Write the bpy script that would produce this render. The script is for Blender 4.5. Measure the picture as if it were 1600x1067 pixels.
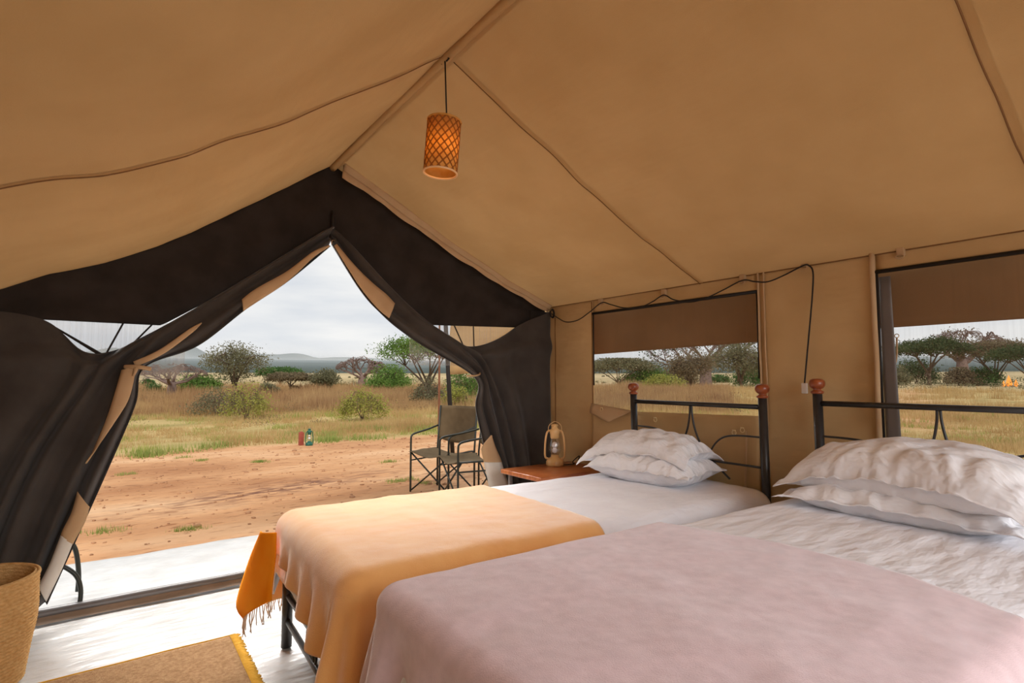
import bpy, bmesh, math, random
import numpy as np
from mathutils import Vector, Matrix, noise, Euler
PI = math.pi
random.seed(7); rng = np.random.default_rng(7)
S = bpy.context.scene; C = S.collection
for o in list(bpy.data.objects): bpy.data.objects.remove(o)

# ------------------------------------------------------------ camera
H = 1.2; FPX = 852.2; YAW = 0.63335; PITCH = 0.068246
cd = bpy.data.cameras.new('camera'); cam = bpy.data.objects.new('camera', cd); C.objects.link(cam)
cd.sensor_width = 36; cd.lens = FPX / 1600 * 36; cd.clip_start = .03; cd.clip_end = 30000
cam.location = (0, 0, H); cam.rotation_euler = (PI / 2 + PITCH, 0, -YAW)
S.camera = cam
Fv = Vector((math.sin(YAW) * math.cos(PITCH), math.cos(YAW) * math.cos(PITCH), math.sin(PITCH)))
Rv = Vector((math.cos(YAW), -math.sin(YAW), 0)); Uv = Rv.cross(Fv)
def ray(u, v): return Fv * FPX + Rv * (u - 800) - Uv * (v - 533.5)
def hx(u, v, x): r = ray(u, v); return r * (x / r.x) + Vector((0, 0, H))     # measured points on real planes
def hy(u, v, y): r = ray(u, v); return r * (y / r.y) + Vector((0, 0, H))
def hz(u, v, z): r = ray(u, v); return r * ((z - H) / r.z) + Vector((0, 0, H))

# ------------------------------------------------------------ world, sun, exposure
S.view_settings.view_transform = 'Standard'; S.view_settings.look = 'None'
S.view_settings.gamma = 1; S.view_settings.use_curve_mapping = False
S.view_settings.exposure = 0.0
S.cycles.volume_bounces = 1
W = bpy.data.worlds.new('overcast_sky'); S.world = W; W.use_nodes = True
nt = W.node_tree; nt.nodes.clear(); N = nt.nodes.new; L = nt.links.new
out = N('ShaderNodeOutputWorld'); bg = N('ShaderNodeBackground'); L(bg.outputs[0], out.inputs[0])
tc = N('ShaderNodeTexCoord'); mp = N('ShaderNodeMapping'); mp.inputs['Scale'].default_value = (1.2, 1.2, 5.5)
L(tc.outputs['Generated'], mp.inputs['Vector'])
n1 = N('ShaderNodeTexNoise'); n1.inputs['Scale'].default_value = 2.3; n1.inputs['Detail'].default_value = 5; n1.inputs['Roughness'].default_value = .5
L(mp.outputs[0], n1.inputs['Vector'])
cr = N('ShaderNodeValToRGB'); cr.color_ramp.elements[0].position = .36; cr.color_ramp.elements[0].color = (.72, .755, .80, 1)
cr.color_ramp.elements[1].position = .56; cr.color_ramp.elements[1].color = (.92, .92, .91, 1)
L(n1.outputs['Fac'], cr.inputs[0]); L(cr.outputs[0], bg.inputs['Color'])
bg.inputs['Strength'].default_value = 1.0
def light(name, kind, loc, rot, energy, color=(1, 1, 1), **kw):
    l = bpy.data.lights.new(name, kind); l.energy = energy; l.color = color
    for k, v in kw.items(): setattr(l, k, v)
    o = bpy.data.objects.new(name, l); o.location = loc; o.rotation_euler = rot; C.objects.link(o); return o
light('sun', 'SUN', (0, 0, 20), (math.radians(38), math.radians(-28), 0), 1.9, (1, .95, .86), angle=math.radians(12))
# fill lamps added out of view: behind the camera and outside above the door
REAR = light('rear_fill_lamp', 'AREA', (1.1, -1.7, 1.7), (math.radians(62), 0, 0), 36, (.93, .965, 1), shape='RECTANGLE', size=3.0, size_y=1.6, spread=math.radians(100))
FRONT = light('front_fill_lamp', 'AREA', (1.2, 6.4, 3.5), (math.radians(-60), 0, 0), 165, (1, .98, .95), shape='RECTANGLE', size=4.5, size_y=1.0, spread=math.radians(85))

# ------------------------------------------------------------ materials
def mat(name, col, rough=.8, col2=None, scale=8, detail=4, bump=0, bscale=40, spec=.3, metal=0, transl=0, stretch=None, pos=(.35, .65), sheen=0, alpha=None, bump2=0, b2scale=3, b2stretch=None):
    m = bpy.data.materials.new(name); m.use_nodes = True; t = m.node_tree; n = t.nodes.new; l = t.links.new
    b = t.nodes['Principled BSDF']; o = t.nodes['Material Output']
    b.inputs['Base Color'].default_value = (*col, 1); b.inputs['Roughness'].default_value = rough
    b.inputs['Specular IOR Level'].default_value = spec; b.inputs['Metallic'].default_value = metal
    if sheen: b.inputs['Sheen Weight'].default_value = sheen
    c = n('ShaderNodeTexCoord'); src = c.outputs['Object']
    colout = None
    def vec(st):
        if not st: return src
        q = n('ShaderNodeMapping'); q.inputs['Scale'].default_value = st; l(src, q.inputs['Vector']); return q.outputs[0]
    if col2:
        x = n('ShaderNodeTexNoise'); x.inputs['Scale'].default_value = scale; x.inputs['Detail'].default_value = detail
        l(vec(stretch), x.inputs['Vector'])
        r = n('ShaderNodeValToRGB'); r.color_ramp.elements[0].position = pos[0]; r.color_ramp.elements[1].position = pos[1]
        r.color_ramp.elements[0].color = (*col, 1); r.color_ramp.elements[1].color = (*col2, 1)
        l(x.outputs['Fac'], r.inputs[0]); colout = r.outputs[0]; l(colout, b.inputs['Base Color'])
    nrm = None
    if bump2:
        x = n('ShaderNodeTexNoise'); x.inputs['Scale'].default_value = b2scale; x.inputs['Detail'].default_value = 3; l(vec(b2stretch), x.inputs['Vector'])
        p = n('ShaderNodeBump'); p.inputs['Strength'].default_value = bump2; p.inputs['Distance'].default_value = .05
        l(x.outputs['Fac'], p.inputs['Height']); nrm = p.outputs[0]
    if bump:
        x = n('ShaderNodeTexNoise'); x.inputs['Scale'].default_value = bscale; x.inputs['Detail'].default_value = 3; l(vec(stretch), x.inputs['Vector'])
        p = n('ShaderNodeBump'); p.inputs['Strength'].default_value = bump; p.inputs['Distance'].default_value = .01
        l(x.outputs['Fac'], p.inputs['Height'])
        if nrm: l(nrm, p.inputs['Normal'])
        nrm = p.outputs[0]
    if nrm: l(nrm, b.inputs['Normal'])
    last = b.outputs[0]
    if transl:
        tr = n('ShaderNodeBsdfTranslucent'); tr.inputs[0].default_value = (*col, 1)
        if colout: l(colout, tr.inputs[0])
        if nrm: l(nrm, tr.inputs['Normal'])
        mx = n('ShaderNodeMixShader'); mx.inputs[0].default_value = transl; l(last, mx.inputs[1]); l(tr.outputs[0], mx.inputs[2]); last = mx.outputs[0]
    if alpha is not None:
        tp = n('ShaderNodeBsdfTransparent'); mx = n('ShaderNodeMixShader'); mx.inputs[0].default_value = alpha
        l(tp.outputs[0], mx.inputs[1]); l(last, mx.inputs[2]); last = mx.outputs[0]; m['mix'] = mx.name
    l(last, o.inputs[0]); return m
M = {}
CAN = (.48, .29, .122); CAN2 = (.54, .335, .148)
M['roof'] = mat('roof_canvas', CAN, .85, CAN2, 2.5, 5, .12, 260, .15, transl=.07, bump2=.35, b2scale=1.6, b2stretch=(3, .8, 3))
M['canvas'] = mat('wall_canvas', (.50, .325, .15), .85, (.56, .37, .18), 3, 5, .12, 260, .15, transl=.06, bump2=.6, b2scale=2.2, b2stretch=(1, 1, 2.2))
M['canvas_lining'] = mat('canvas_lining', (.55, .36, .20), .85, (.60, .41, .24), 6, 4, .1, 260, .15, transl=.2)
M['seam'] = mat('seam_canvas', (.20, .095, .035), .9)
M['dark'] = mat('charcoal_fabric', (.030, .024, .021), .92, (.042, .034, .030), 6, 4, .15, 240, .1, bump2=.3, b2scale=3, transl=.10)
M['darkcur'] = mat('charcoal_curtain', (.050, .041, .036), .85, (.068, .057, .050), 6, 4, .15, 240, .15, bump2=.25, b2scale=4, transl=.12, sheen=.2)
M['pvc'] = mat('white_groundsheet', (.60, .585, .56), .30, (.72, .71, .69), 5, 4, .05, 120, .5, bump2=.45, b2scale=4, b2stretch=(1.0, 3.2, 1))
M['greyvinyl'] = mat('grey_vinyl', (.13, .115, .11), .38, (.18, .16, .15), 5, spec=.5)
M['sill_shade'] = mat('sill_shade_brown', (.22, .15, .10), .7, (.30, .21, .145), 5)  # dark brown standing for the shade along the inside of the sill
M['whiteflap'] = mat('white_mud_flap', (.62, .57, .50), .5, (.70, .66, .60), 6)
M['sheet'] = mat('white_cotton', (.82, .81, .85), .85, (.86, .855, .89), 5, 4, .08, 300, .15, bump2=.35, b2scale=6, b2stretch=(1, 2.5, 1))
M['pillow'] = mat('pillow_cotton', (.82, .805, .835), .85, (.87, .86, .88), 5, 4, .08, 300, .15, bump2=.8, b2scale=7, b2stretch=(1, 2.4, 1))
M['orange'] = mat('orange_wool', (.84, .42, .135), .95, (.88, .48, .17), 7, 4, .25, 320, .05, sheen=.7, bump2=.2, b2scale=6)
M['orange_back'] = mat('orange_underside', (.95, .27, .01), .95, (.97, .33, .02), 7, 4, .2, 320, .02)
M['fringe'] = mat('fringe_yarn', (.72, .52, .36), .95)
M['pink'] = mat('dusty_pink_wool', (.62, .455, .475), .97, (.69, .515, .535), 26, 6, .22, 330, .05, sheen=.5, bump2=.25, b2scale=5)
M['iron'] = mat('black_iron', (.018, .017, .018), .35, (.03, .028, .027), 14, spec=.5)
M['wood'] = mat('red_brown_wood', (.30, .075, .02), .28, (.42, .13, .035), 5, 6, 0, spec=.5, stretch=(2, 12, 2))
M['finial'] = mat('turned_wood', (.22, .05, .018), .3, (.34, .085, .025), 30, spec=.5)
M['bamboo'] = mat('woven_bamboo', (.86, .47, .10), .7, (.92, .56, .16), 40, transl=.5)
M['bamboo_strip'] = mat('bamboo_strip', (.40, .14, .028), .7, transl=.1)
M['bamboo_rim'] = mat('bamboo_rim', (.80, .50, .26), .6)
M['cord'] = mat('black_cord', (.016, .012, .010), .6)
M['switch'] = mat('white_plastic', (.78, .76, .74), .4)
M['brass'] = mat('brass_ring', (.75, .58, .32), .35, metal=.7)
M['gold'] = mat('gold_enamel', (.68, .40, .15), .35, (.74, .46, .20), 20, spec=.5)
M['bulb'] = mat('white_glass', (.80, .80, .84), .3)
M['straw'] = mat('coiled_straw', (.58, .33, .12), .85, (.72, .46, .20), 60, 4, .5, 120, .1, stretch=(1, 1, 2))
M['jute'] = mat('jute_weave', (.31, .175, .085), .95, (.44, .27, .14), 70, 6, .6, 200, .05)
M['yellow'] = mat('mustard_yarn', (.72, .38, .03), .9, (.80, .45, .05), 50)
M['chaircloth'] = mat('khaki_chair_canvas', (.16, .115, .066), .85, (.20, .145, .085), 10, 4, .2, 200, .15, transl=.15)
M['chairmetal'] = mat('dark_green_tube', (.022, .026, .020), .4, spec=.5)
M['rust'] = mat('rusty_pole', (.16, .065, .035), .8, (.24, .10, .05), 18)
M['green_enamel'] = mat('green_enamel', (.015, .10, .07), .4, (.03, .14, .10), 20)
M['red_tin'] = mat('red_tin', (.30, .06, .04), .6, (.38, .09, .06), 20)
M['bark'] = mat('baobab_bark', (.17, .115, .10), .95, (.26, .18, .155), 3, 5)
M['bark2'] = mat('acacia_bark', (.11, .075, .05), .95, (.17, .12, .085), 3, 5)
M['fire'] = bpy.data.materials.new('flame'); M['fire'].use_nodes = True
_b = M['fire'].node_tree.nodes['Principled BSDF']; _b.inputs['Base Color'].default_value = (.9, .3, .04, 1); _b.inputs['Emission Color'].default_value = (1, .33, .05, 1); _b.inputs['Emission Strength'].default_value = .9
def leafmat(name, a, b): return mat(name, a, .8, b, .9, 3, transl=.35, pos=(.3, .7))
M['leaf_green'] = leafmat('leaf_green', (.10, .19, .035), (.20, .32, .07))
M['leaf_deep'] = leafmat('leaf_deep_green', (.055, .12, .035), (.11, .20, .055))
M['leaf_grey'] = leafmat('leaf_grey_green', (.16, .155, .085), (.24, .22, .125))
M['leaf_brown'] = leafmat('leaf_grey_brown', (.17, .125, .075), (.24, .19, .11))
M['leaf_yellow'] = leafmat('leaf_yellow_green', (.30, .31, .055), (.42, .40, .11))
M['leaf_dark'] = leafmat('leaf_dark', (.05, .075, .03), (.09, .12, .045))
M['drygrass'] = mat('dry_grass_blades', (.46, .29, .12), .9, (.66, .49, .24), .7, 6, transl=.4, pos=(.3, .7))
M['brushgrass'] = mat('brown_brush_blades', (.31, .165, .085), .9, (.56, .38, .19), .55, 6, transl=.4, pos=(.3, .7))
M['greengrass'] = mat('green_grass_blades', (.28, .33, .08), .9, (.44, .45, .13), 1.2, 3, transl=.4, pos=(.3, .7))
# clear window glass of the lantern
g = bpy.data.materials.new('lantern_glass'); g.use_nodes = True; t = g.node_tree; t.nodes.remove(t.nodes['Principled BSDF'])
a_ = t.nodes.new('ShaderNodeBsdfTransparent'); b_ = t.nodes.new('ShaderNodeBsdfGlossy'); b_.inputs['Roughness'].default_value = .08; m_ = t.nodes.new('ShaderNodeMixShader'); m_.inputs[0].default_value = .12
t.links.new(a_.outputs[0], m_.inputs[1]); t.links.new(b_.outputs[0], m_.inputs[2]); t.links.new(m_.outputs[0], t.nodes['Material Output'].inputs[0]); M['glass'] = g
def screenmat(name, col, cover, streak):
    m = mat(name, col, .8, alpha=cover); t = m.node_tree; mx = t.nodes[m['mix']]
    c = t.nodes.new('ShaderNodeTexCoord'); q = t.nodes.new('ShaderNodeMapping'); q.inputs['Scale'].default_value = (60, 60, 1.2)
    x = t.nodes.new('ShaderNodeTexNoise'); x.inputs['Scale'].default_value = 2.2; x.inputs['Detail'].default_value = 3
    r = t.nodes.new('ShaderNodeMapRange'); r.inputs['From Min'].default_value = .3; r.inputs['From Max'].default_value = .7; r.inputs['To Min'].default_value = cover - streak; r.inputs['To Max'].default_value = cover + streak
    l = t.links.new; l(c.outputs['Object'], q.inputs[0]); l(q.outputs[0], x.inputs['Vector']); l(x.outputs['Fac'], r.inputs['Value']); l(r.outputs[0], mx.inputs[0]); return m
M['screen'] = screenmat('window_insect_mesh', (.16, .12, .09), .18, .03)
M['screen_pale'] = screenmat('pale_insect_mesh', (.60, .58, .56), .32, .05)

# ground: bare red earth near the tent, dry grass beyond
def groundmat():
    m = bpy.data.materials.new('savanna_ground'); m.use_nodes = True; t = m.node_tree; n = t.nodes.new; l = t.links.new
    b = t.nodes['Principled BSDF']; b.inputs['Roughness'].default_value = .95; b.inputs['Specular IOR Level'].default_value = .1
    at = n('ShaderNodeAttribute'); at.attribute_name = 'grassy'; geo = n('ShaderNodeNewGeometry')
    def noi(s, d=5, st=None):
        x = n('ShaderNodeTexNoise'); x.inputs['Scale'].default_value = s; x.inputs['Detail'].default_value = d
        if st:
            q = n('ShaderNodeMapping'); q.inputs['Scale'].default_value = st; q.inputs['Rotation'].default_value = (0, 0, -.18); l(geo.outputs['Position'], q.inputs[0]); l(q.outputs[0], x.inputs['Vector'])
        else: l(geo.outputs['Position'], x.inputs['Vector'])
        return x.outputs['Fac']
    def ramp(f, *e):
        r = n('ShaderNodeValToRGB'); r.color_ramp.elements[0].position = e[0][0]; r.color_ramp.elements[0].color = (*e[0][1], 1)
        r.color_ramp.elements[1].position = e[-1][0]; r.color_ramp.elements[1].color = (*e[-1][1], 1)
        for p, c in e[1:-1]: x = r.color_ramp.elements.new(p); x.color = (*c, 1)
        l(f, r.inputs[0]); return r.outputs[0]
    def mix(f, a, c):
        x = n('ShaderNodeMix'); x.data_type = 'RGBA'
        if isinstance(f, float): x.inputs[0].default_value = f
        else: l(f, x.inputs[0])
        l(a, x.inputs[6]); l(c, x.inputs[7]); return x.outputs[2]
    dirt = ramp(noi(.55, 7, (.6, 1.6, 1)), (.32, (.46, .22, .105)), (.5, (.64, .345, .175)), (.66, (.78, .49, .285)))
    speck = ramp(noi(9, 6, (.7, 2.0, 1)), (.30, (.27, .125, .07)), (.42, (1, 1, 1)))
    mu = n('ShaderNodeMix'); mu.data_type = 'RGBA'; mu.blend_type = 'MULTIPLY'; mu.inputs[0].default_value = .55; l(dirt, mu.inputs[6]); l(speck, mu.inputs[7])
    grass = ramp(noi(.5, 7, (.5, 1.6, 1)), (.3, (.34, .27, .10)), (.5, (.50, .37, .16)), (.7, (.60, .43, .20)))
    far = ramp(noi(.008, 6, (1, 1, 1)), (.35, (.40, .31, .16)), (.6, (.58, .45, .26)))
    wood = ramp(noi(.004, 6, (1, 1, 1)), (.35, (.035, .06, .055)), (.6, (.07, .09, .075)))
    a2 = n('ShaderNodeAttribute'); a2.attribute_name = 'farness'; a3 = n('ShaderNodeAttribute'); a3.attribute_name = 'wooded'
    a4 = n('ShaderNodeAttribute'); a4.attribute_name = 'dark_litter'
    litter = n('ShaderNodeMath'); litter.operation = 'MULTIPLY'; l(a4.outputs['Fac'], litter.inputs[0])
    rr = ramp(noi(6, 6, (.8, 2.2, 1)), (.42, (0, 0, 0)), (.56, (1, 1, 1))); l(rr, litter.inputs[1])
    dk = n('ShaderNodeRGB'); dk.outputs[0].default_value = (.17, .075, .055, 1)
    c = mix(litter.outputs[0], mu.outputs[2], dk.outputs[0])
    c = mix(at.outputs['Fac'], c, grass); c = mix(a2.outputs['Fac'], c, far); c = mix(a3.outputs['Fac'], c, wood)
    l(c, b.inputs['Base Color'])
    x = noi(5, 8, (.8, 1.6, 1)); bp = n('ShaderNodeBump'); bp.inputs['Strength'].default_value = .8; bp.inputs['Distance'].default_value = .06; l(x, bp.inputs['Height']); l(bp.outputs[0], b.inputs['Normal'])
    return m
M['ground'] = groundmat()

# ------------------------------------------------------------ helpers
def tag(o, label=None, cat=None, group=None, kind=None):
    if label: o['label'] = label
    if cat: o['category'] = cat
    if group: o['group'] = group
    if kind: o['kind'] = kind
    return o
def empty(name, label, cat, loc=(0, 0, 0), rz=0, group=None):
    o = bpy.data.objects.new(name, None); C.objects.link(o); o.location = loc; o.rotation_euler = (0, 0, rz); o.empty_display_size = .1
    return tag(o, label, cat, group)
def meshobj(name, V, Fc, m, parent=None, smooth=True, loc=None):
    me = bpy.data.meshes.new(name); me.from_pydata([tuple(v) for v in V], [], [tuple(f) for f in Fc]); me.update()
    if smooth: me.polygons.foreach_set('use_smooth', [True] * len(me.polygons))
    for x in (m if isinstance(m, (list, tuple)) else [m]): me.materials.append(M[x] if isinstance(x, str) else x)
    o = bpy.data.objects.new(name, me); C.objects.link(o)
    if parent: o.parent = parent
    if loc: o.location = loc
    return o
class MB:
    def __init__(s): s.V = []; s.F = []
    def add(s, V, F):
        k = len(s.V); s.V += [tuple(v) for v in V]; s.F += [tuple(i + k for i in f) for f in F]; return s
    def tube(s, pts, r, n=10, cap=True, closed=False):
        pts = [Vector(p) for p in pts]; m = len(pts); rs = r if isinstance(r, (list, tuple)) else [r] * m
        V = []; ref = None
        for i, p in enumerate(pts):
            if closed: d = pts[(i + 1) % m] - pts[i - 1]
            else: d = pts[min(i + 1, m - 1)] - pts[max(i - 1, 0)]
            d = d.normalized() if d.length > 1e-9 else Vector((0, 0, 1))
            if ref is None: ref = d.orthogonal().normalized()
            else:
                ref = ref - d * ref.dot(d)
                ref = ref.normalized() if ref.length > 1e-6 else d.orthogonal().normalized()
            b = d.cross(ref)
            for j in range(n):
                a = 2 * PI * j / n; V.append(p + (ref * math.cos(a) + b * math.sin(a)) * rs[i])
        F = []
        for i in range(m if closed else m - 1):
            q = (i + 1) % m
            for j in range(n): F.append((i * n + j, i * n + (j + 1) % n, q * n + (j + 1) % n, q * n + j))
        if cap and not closed: F.append(tuple(range(n))[::-1]); F.append(tuple((m - 1) * n + j for j in range(n)))
        return s.add(V, F)
    def lathe(s, prof, c=(0, 0, 0), n=32, a0=0):
        V = []; F = []; m = len(prof)
        for r, z in prof:
            for j in range(n): a = 2 * PI * j / n + a0; V.append((c[0] + max(r, 1e-4) * math.cos(a), c[1] + max(r, 1e-4) * math.sin(a), c[2] + z))
        for i in range(m - 1):
            for j in range(n): F.append((i * n + j, i * n + (j + 1) % n, (i + 1) * n + (j + 1) % n, (i + 1) * n + j))
        return s.add(V, F)
    def box(s, a, b, bev=0):
        bm = bmesh.new(); bmesh.ops.create_cube(bm, size=1)
        for v in bm.verts: v.co = Vector([(a[i] + b[i]) / 2 + v.co[i] * (b[i] - a[i]) for i in range(3)])
        if bev: bmesh.ops.bevel(bm, geom=bm.edges[:], offset=bev, segments=2, affect='EDGES', profile=.6)
        bm.verts.index_update(); V = [v.co.copy() for v in bm.verts]; F = [[v.index for v in f.verts] for f in bm.faces]; bm.free(); return s.add(V, F)
    def obj(s, name, m, parent=None, smooth=True, loc=None): return meshobj(name, s.V, s.F, m, parent, smooth, loc)
def spline(P, n):
    P = [Vector(p) for p in P]; k = len(P); out = []
    for i in range(n):
        t = i / (n - 1) * (k - 1); j = min(int(t), k - 2); f = t - j
        a, b, c, d = P[max(j - 1, 0)], P[j], P[j + 1], P[min(j + 2, k - 1)]
        out.append(.5 * ((2 * b) + (c - a) * f + (2 * a - 5 * b + 4 * c - d) * f * f + (3 * b - a - 3 * c + d) * f ** 3))
    return out
def interp(x, P):
    if x <= P[0][0]: (a, b), (c, d) = P[0], P[1]
    elif x >= P[-1][0]: (a, b), (c, d) = P[-2], P[-1]
    else:
        for (a, b), (c, d) in zip(P, P[1:]):
            if a <= x <= c: break
    return b + (d - b) * (x - a) / (c - a)
def grid(nu, nv): return [(i * nv + j, (i + 1) * nv + j, (i + 1) * nv + j + 1, i * nv + j + 1) for i in range(nu - 1) for j in range(nv - 1)]
def sheet(name, fn, nu, nv, m, parent=None, thick=0):
    o = meshobj(name, [fn(i / (nu - 1), j / (nv - 1)) for i in range(nu) for j in range(nv)], grid(nu, nv), m, parent)
    if thick: q = o.modifiers.new('thickness', 'SOLIDIFY'); q.thickness = thick; q.offset = 0
    return o
def nz(x, y, z=0): return noise.noise(Vector((x, y, z)))
def sm(a, b, x): t = min(max((x - a) / (b - a), 0), 1); return t * t * (3 - 2 * t)

YD = 3.61; XW = 3.03; XL = -.78; YB = -1.6
# ------------------------------------------------------------ structure: floor
def floor_z(x, y): return .006 * nz(x * 2.2, y * 5) + .004 * nz(x * 6, y * 11, 3)
fl = sheet('floor', lambda u, v: (XL - .1 + u * (XW - XL + .2), YB + v * (YD - YB + .02), floor_z(XL + u * 3.8, YB + v * 5.2) - .008), 110, 130, 'pvc', None); tag(fl, kind='structure')
vr = sheet('porch_groundsheet', lambda u, v: (XL - .1 + u * (XW - XL + .2), YD + .06 + v * .98 + .012 * nz(u * 6, v), floor_z(XL + u * 3.8, 7 + v * 2) * 1.2 - .012), 80, 30, 'pvc', None, .006)
tag(vr, 'white plastic groundsheet strip spread on the earth outside the doorway', 'groundsheet')
# raised vinyl threshold: rolled grey sill, its inner shade painted as a brown strip
th = MB()
th.tube([(XL + u * (XW - XL), YD + .02 + .006 * nz(u * 9, 2), .035 + .012 * nz(u * 7, 5)) for u in [i / 40 for i in range(41)]], 0.027, 12)
tho = th.obj('threshold', 'greyvinyl'); tag(tho, kind='structure'); tho.name = 'trim_1'
sheet('sill_shade_strip', lambda u, v: (XL + u * (XW - XL), YD - .01 - v * .032, .026 * (1 - v) ** 1.5 + .004 + .003 * nz(u * 12, v * 3)), 50, 8, 'sill_shade', tho)

# ------------------------------------------------------------ ceiling
PROF = [(-.78, 1.50), (-.45, 1.645), (-.28, 1.735), (-.05, 1.83), (.19, 1.955), (.37, 2.075), (.62, 2.255), (.88, 2.445), (1.16, 2.655)]
PROFR = [(1.16, 2.655), (1.53, 2.475), (1.98, 2.245), (2.5, 2.01), (3.06, 1.80)]
def roof_z(x, y):
    z = interp(x, PROF) if x < 1.16 else interp(x, PROFR)
    return z
SY = [3.66, 2.083, .45, -.9, -2.0]     # seam stations
def roof_pt(x, y):
    z = roof_z(x, y)
    # canvas sags a little between the seams, tight at the seams
    k = 0
    for a, b in zip(SY, SY[1:]):
        if b <= y <= a: k = math.sin(PI * (a - y) / (a - b))
    edge = min(1, (XW - x) / .5) if x > 1.16 else min(1, (x - XL) / .3)
    bell = math.sin(PI * min(max((x - 1.16) / (XW - 1.16), 0), 1)) if x > 1.16 else math.sin(PI * min(max((x - XL) / (1.16 - XL), 0), 1))
    z += -.018 * k * bell + .006 * nz(x * 2.5, y * 1.2) * edge + .003 * nz(x * 9, y * 3, 2) * edge
    for s in SY[:3]:   # puckers beside the seams
        d = abs(y - s)
        if d < .22: z += .015 * nz(x * 4.5, s * 7, 4) * (1 - d / .22) * edge
    return Vector((x, y, z))
ceil_ = empty('ceiling', None, None); tag(ceil_, kind='structure')
sheet('canvas_panel', lambda u, v: roof_pt(XL + u * (1.16 - XL), YB - .3 + v * (3.66 - YB + .3)), 70, 150, 'roof', ceil_)
sheet('canvas_panel', lambda u, v: roof_pt(1.16 + u * (3.04 - 1.16), YB - .3 + v * (3.66 - YB + .3)), 70, 150, 'roof', ceil_)
# ridge sleeve with the pole inside
rp = [Vector((1.16 + .004 * nz(t * 9, 1), 3.64 - t * 5.4, 2.628 + .018 * math.sin(t * 5.4 * 1.2) + .003 * nz(t * 30, 2))) for t in [i / 90 for i in range(91)]]
MB().tube(rp, [.022 + .004 * nz(i * .5, 3) for i in range(91)], 10).obj('ridge_sleeve', 'roof', ceil_)
for s in (-1, 1):
    sheet('sleeve_flange', lambda u, v, s=s: Vector((1.16 + s * (.012 + v * .03), 3.64 - u * 5.4, 2.652 - .012 * v - .004 + .002 * nz(u * 40, v))), 60, 3, 'roof', ceil_)
for sy in SY[1:3]:
    for side in (0, 1):
        xs = [(XL + i / 60 * (1.13 - XL)) if side == 0 else (1.2 + i / 60 * (3.03 - 1.2)) for i in range(61)]
        MB().tube([roof_pt(x, sy) + Vector((0, 0, -.003)) for x in xs], .0028, 6).obj('seam', 'seam', ceil_)
        sheet('seam_tape', lambda u, v, xs=xs, sy=sy: roof_pt(xs[0] + u * (xs[-1] - xs[0]), sy - .028 + v * .056 * 0 + v * .028) + Vector((0, 0, -.0022)), 60, 3, 'roof', ceil_)
# canvas valance hanging from the gable edge
for s, x0, x1 in ((0, 1.2, 3.0),):
    for k, (dz, dy) in enumerate(((.045, .07), (.085, .035))):
        sheet('valance', lambda u, v, dz=dz, dy=dy: Vector((x0 + u * (x1 - x0), YD - .03 - dy + v * dy * .5, roof_z(x0 + u * (x1 - x0), 3.6) - .004 - v * dz * (1 - .35 * u) * (.8 + .5 * abs(nz(u * 6, dz * 50))))), 60, 6, 'canvas_lining', ceil_, .003)

# ------------------------------------------------------------ right wall with two windows (grid with openings)
W1 = (1.70, 3.05, .90, 1.708); W2 = (-.55, 1.085, .55, 1.725)     # y0,y1,z0,z1
wr = empty('wall_right', None, None); tag(wr, kind='structure')
def wall_x(y, z):
    d = .018 * nz(y * 2.1, z * 1.6, 5) + .017 * nz(y * 3.0 + z * 3.4, z * 4.5 - y * 2.5, 8)
    for (a, b, c, e) in (W1, W2):
        dd = max(a - y, y - b, c - z, z - e)
        d *= min(1, max(0, dd) / .12) if dd < .12 else 1
    return XW + d * min(1, (1.84 - z) / .2)
def wall_piece(y0, y1, z0, z1, ny, nz_):
    sheet('canvas_panel', lambda u, v: Vector((wall_x(y0 + u * (y1 - y0), z0 + v * (z1 - z0)), y0 + u * (y1 - y0), z0 + v * (z1 - z0))), ny, nz_, 'canvas', wr, .003)
ZT = 1.825
wall_piece(W1[1], YD - .02, 0, ZT, 30, 60); wall_piece(W2[1], W1[0], 0, ZT, 34, 60); wall_piece(YB, W2[0], 0, ZT, 20, 30)
wall_piece(W1[0], W1[1], W1[3], ZT, 40, 6); wall_piece(W1[0], W1[1], 0, W1[2], 30, 12)
wall_piece(W2[0], W2[1], W2[3], ZT, 40, 6); wall_piece(W2[0], W2[1], 0, W2[2], 30, 12)
def strip(name, pts, r, m, parent, n=8): return MB().tube(pts, r, n).obj(name, m, parent)
for i, y in enumerate((W1[0] - .01, W1[0] - .045, W2[1] + .012)):
    strip('piping', [(XW - .012 + .003 * nz(z * 5, y), y + .006 * nz(z * 3, y * 9), z) for z in [k / 30 * 1.80 + .02 for k in range(31)]], (.006, .005, .013)[i], 'canvas_lining', wr)
strip('piping', [(XW - .004, W1[1] + .012, z) for z in [.3 + k / 10 * 1.5 for k in range(11)]], .003, 'seam', wr)
strip('piping', [(XW - .006, 3.5 + .004 * nz(z * 4, 3), z) for z in [.02 + k / 10 * 1.7 for k in range(11)]], .004, 'seam', wr)
strip('eave_seam', [(XW - .006, y, 1.812 + .003 * nz(y * 4, 1)) for y in [YB + k / 60 * (YD - YB) for k in range(61)]], .0035, 'seam', wr)
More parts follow.
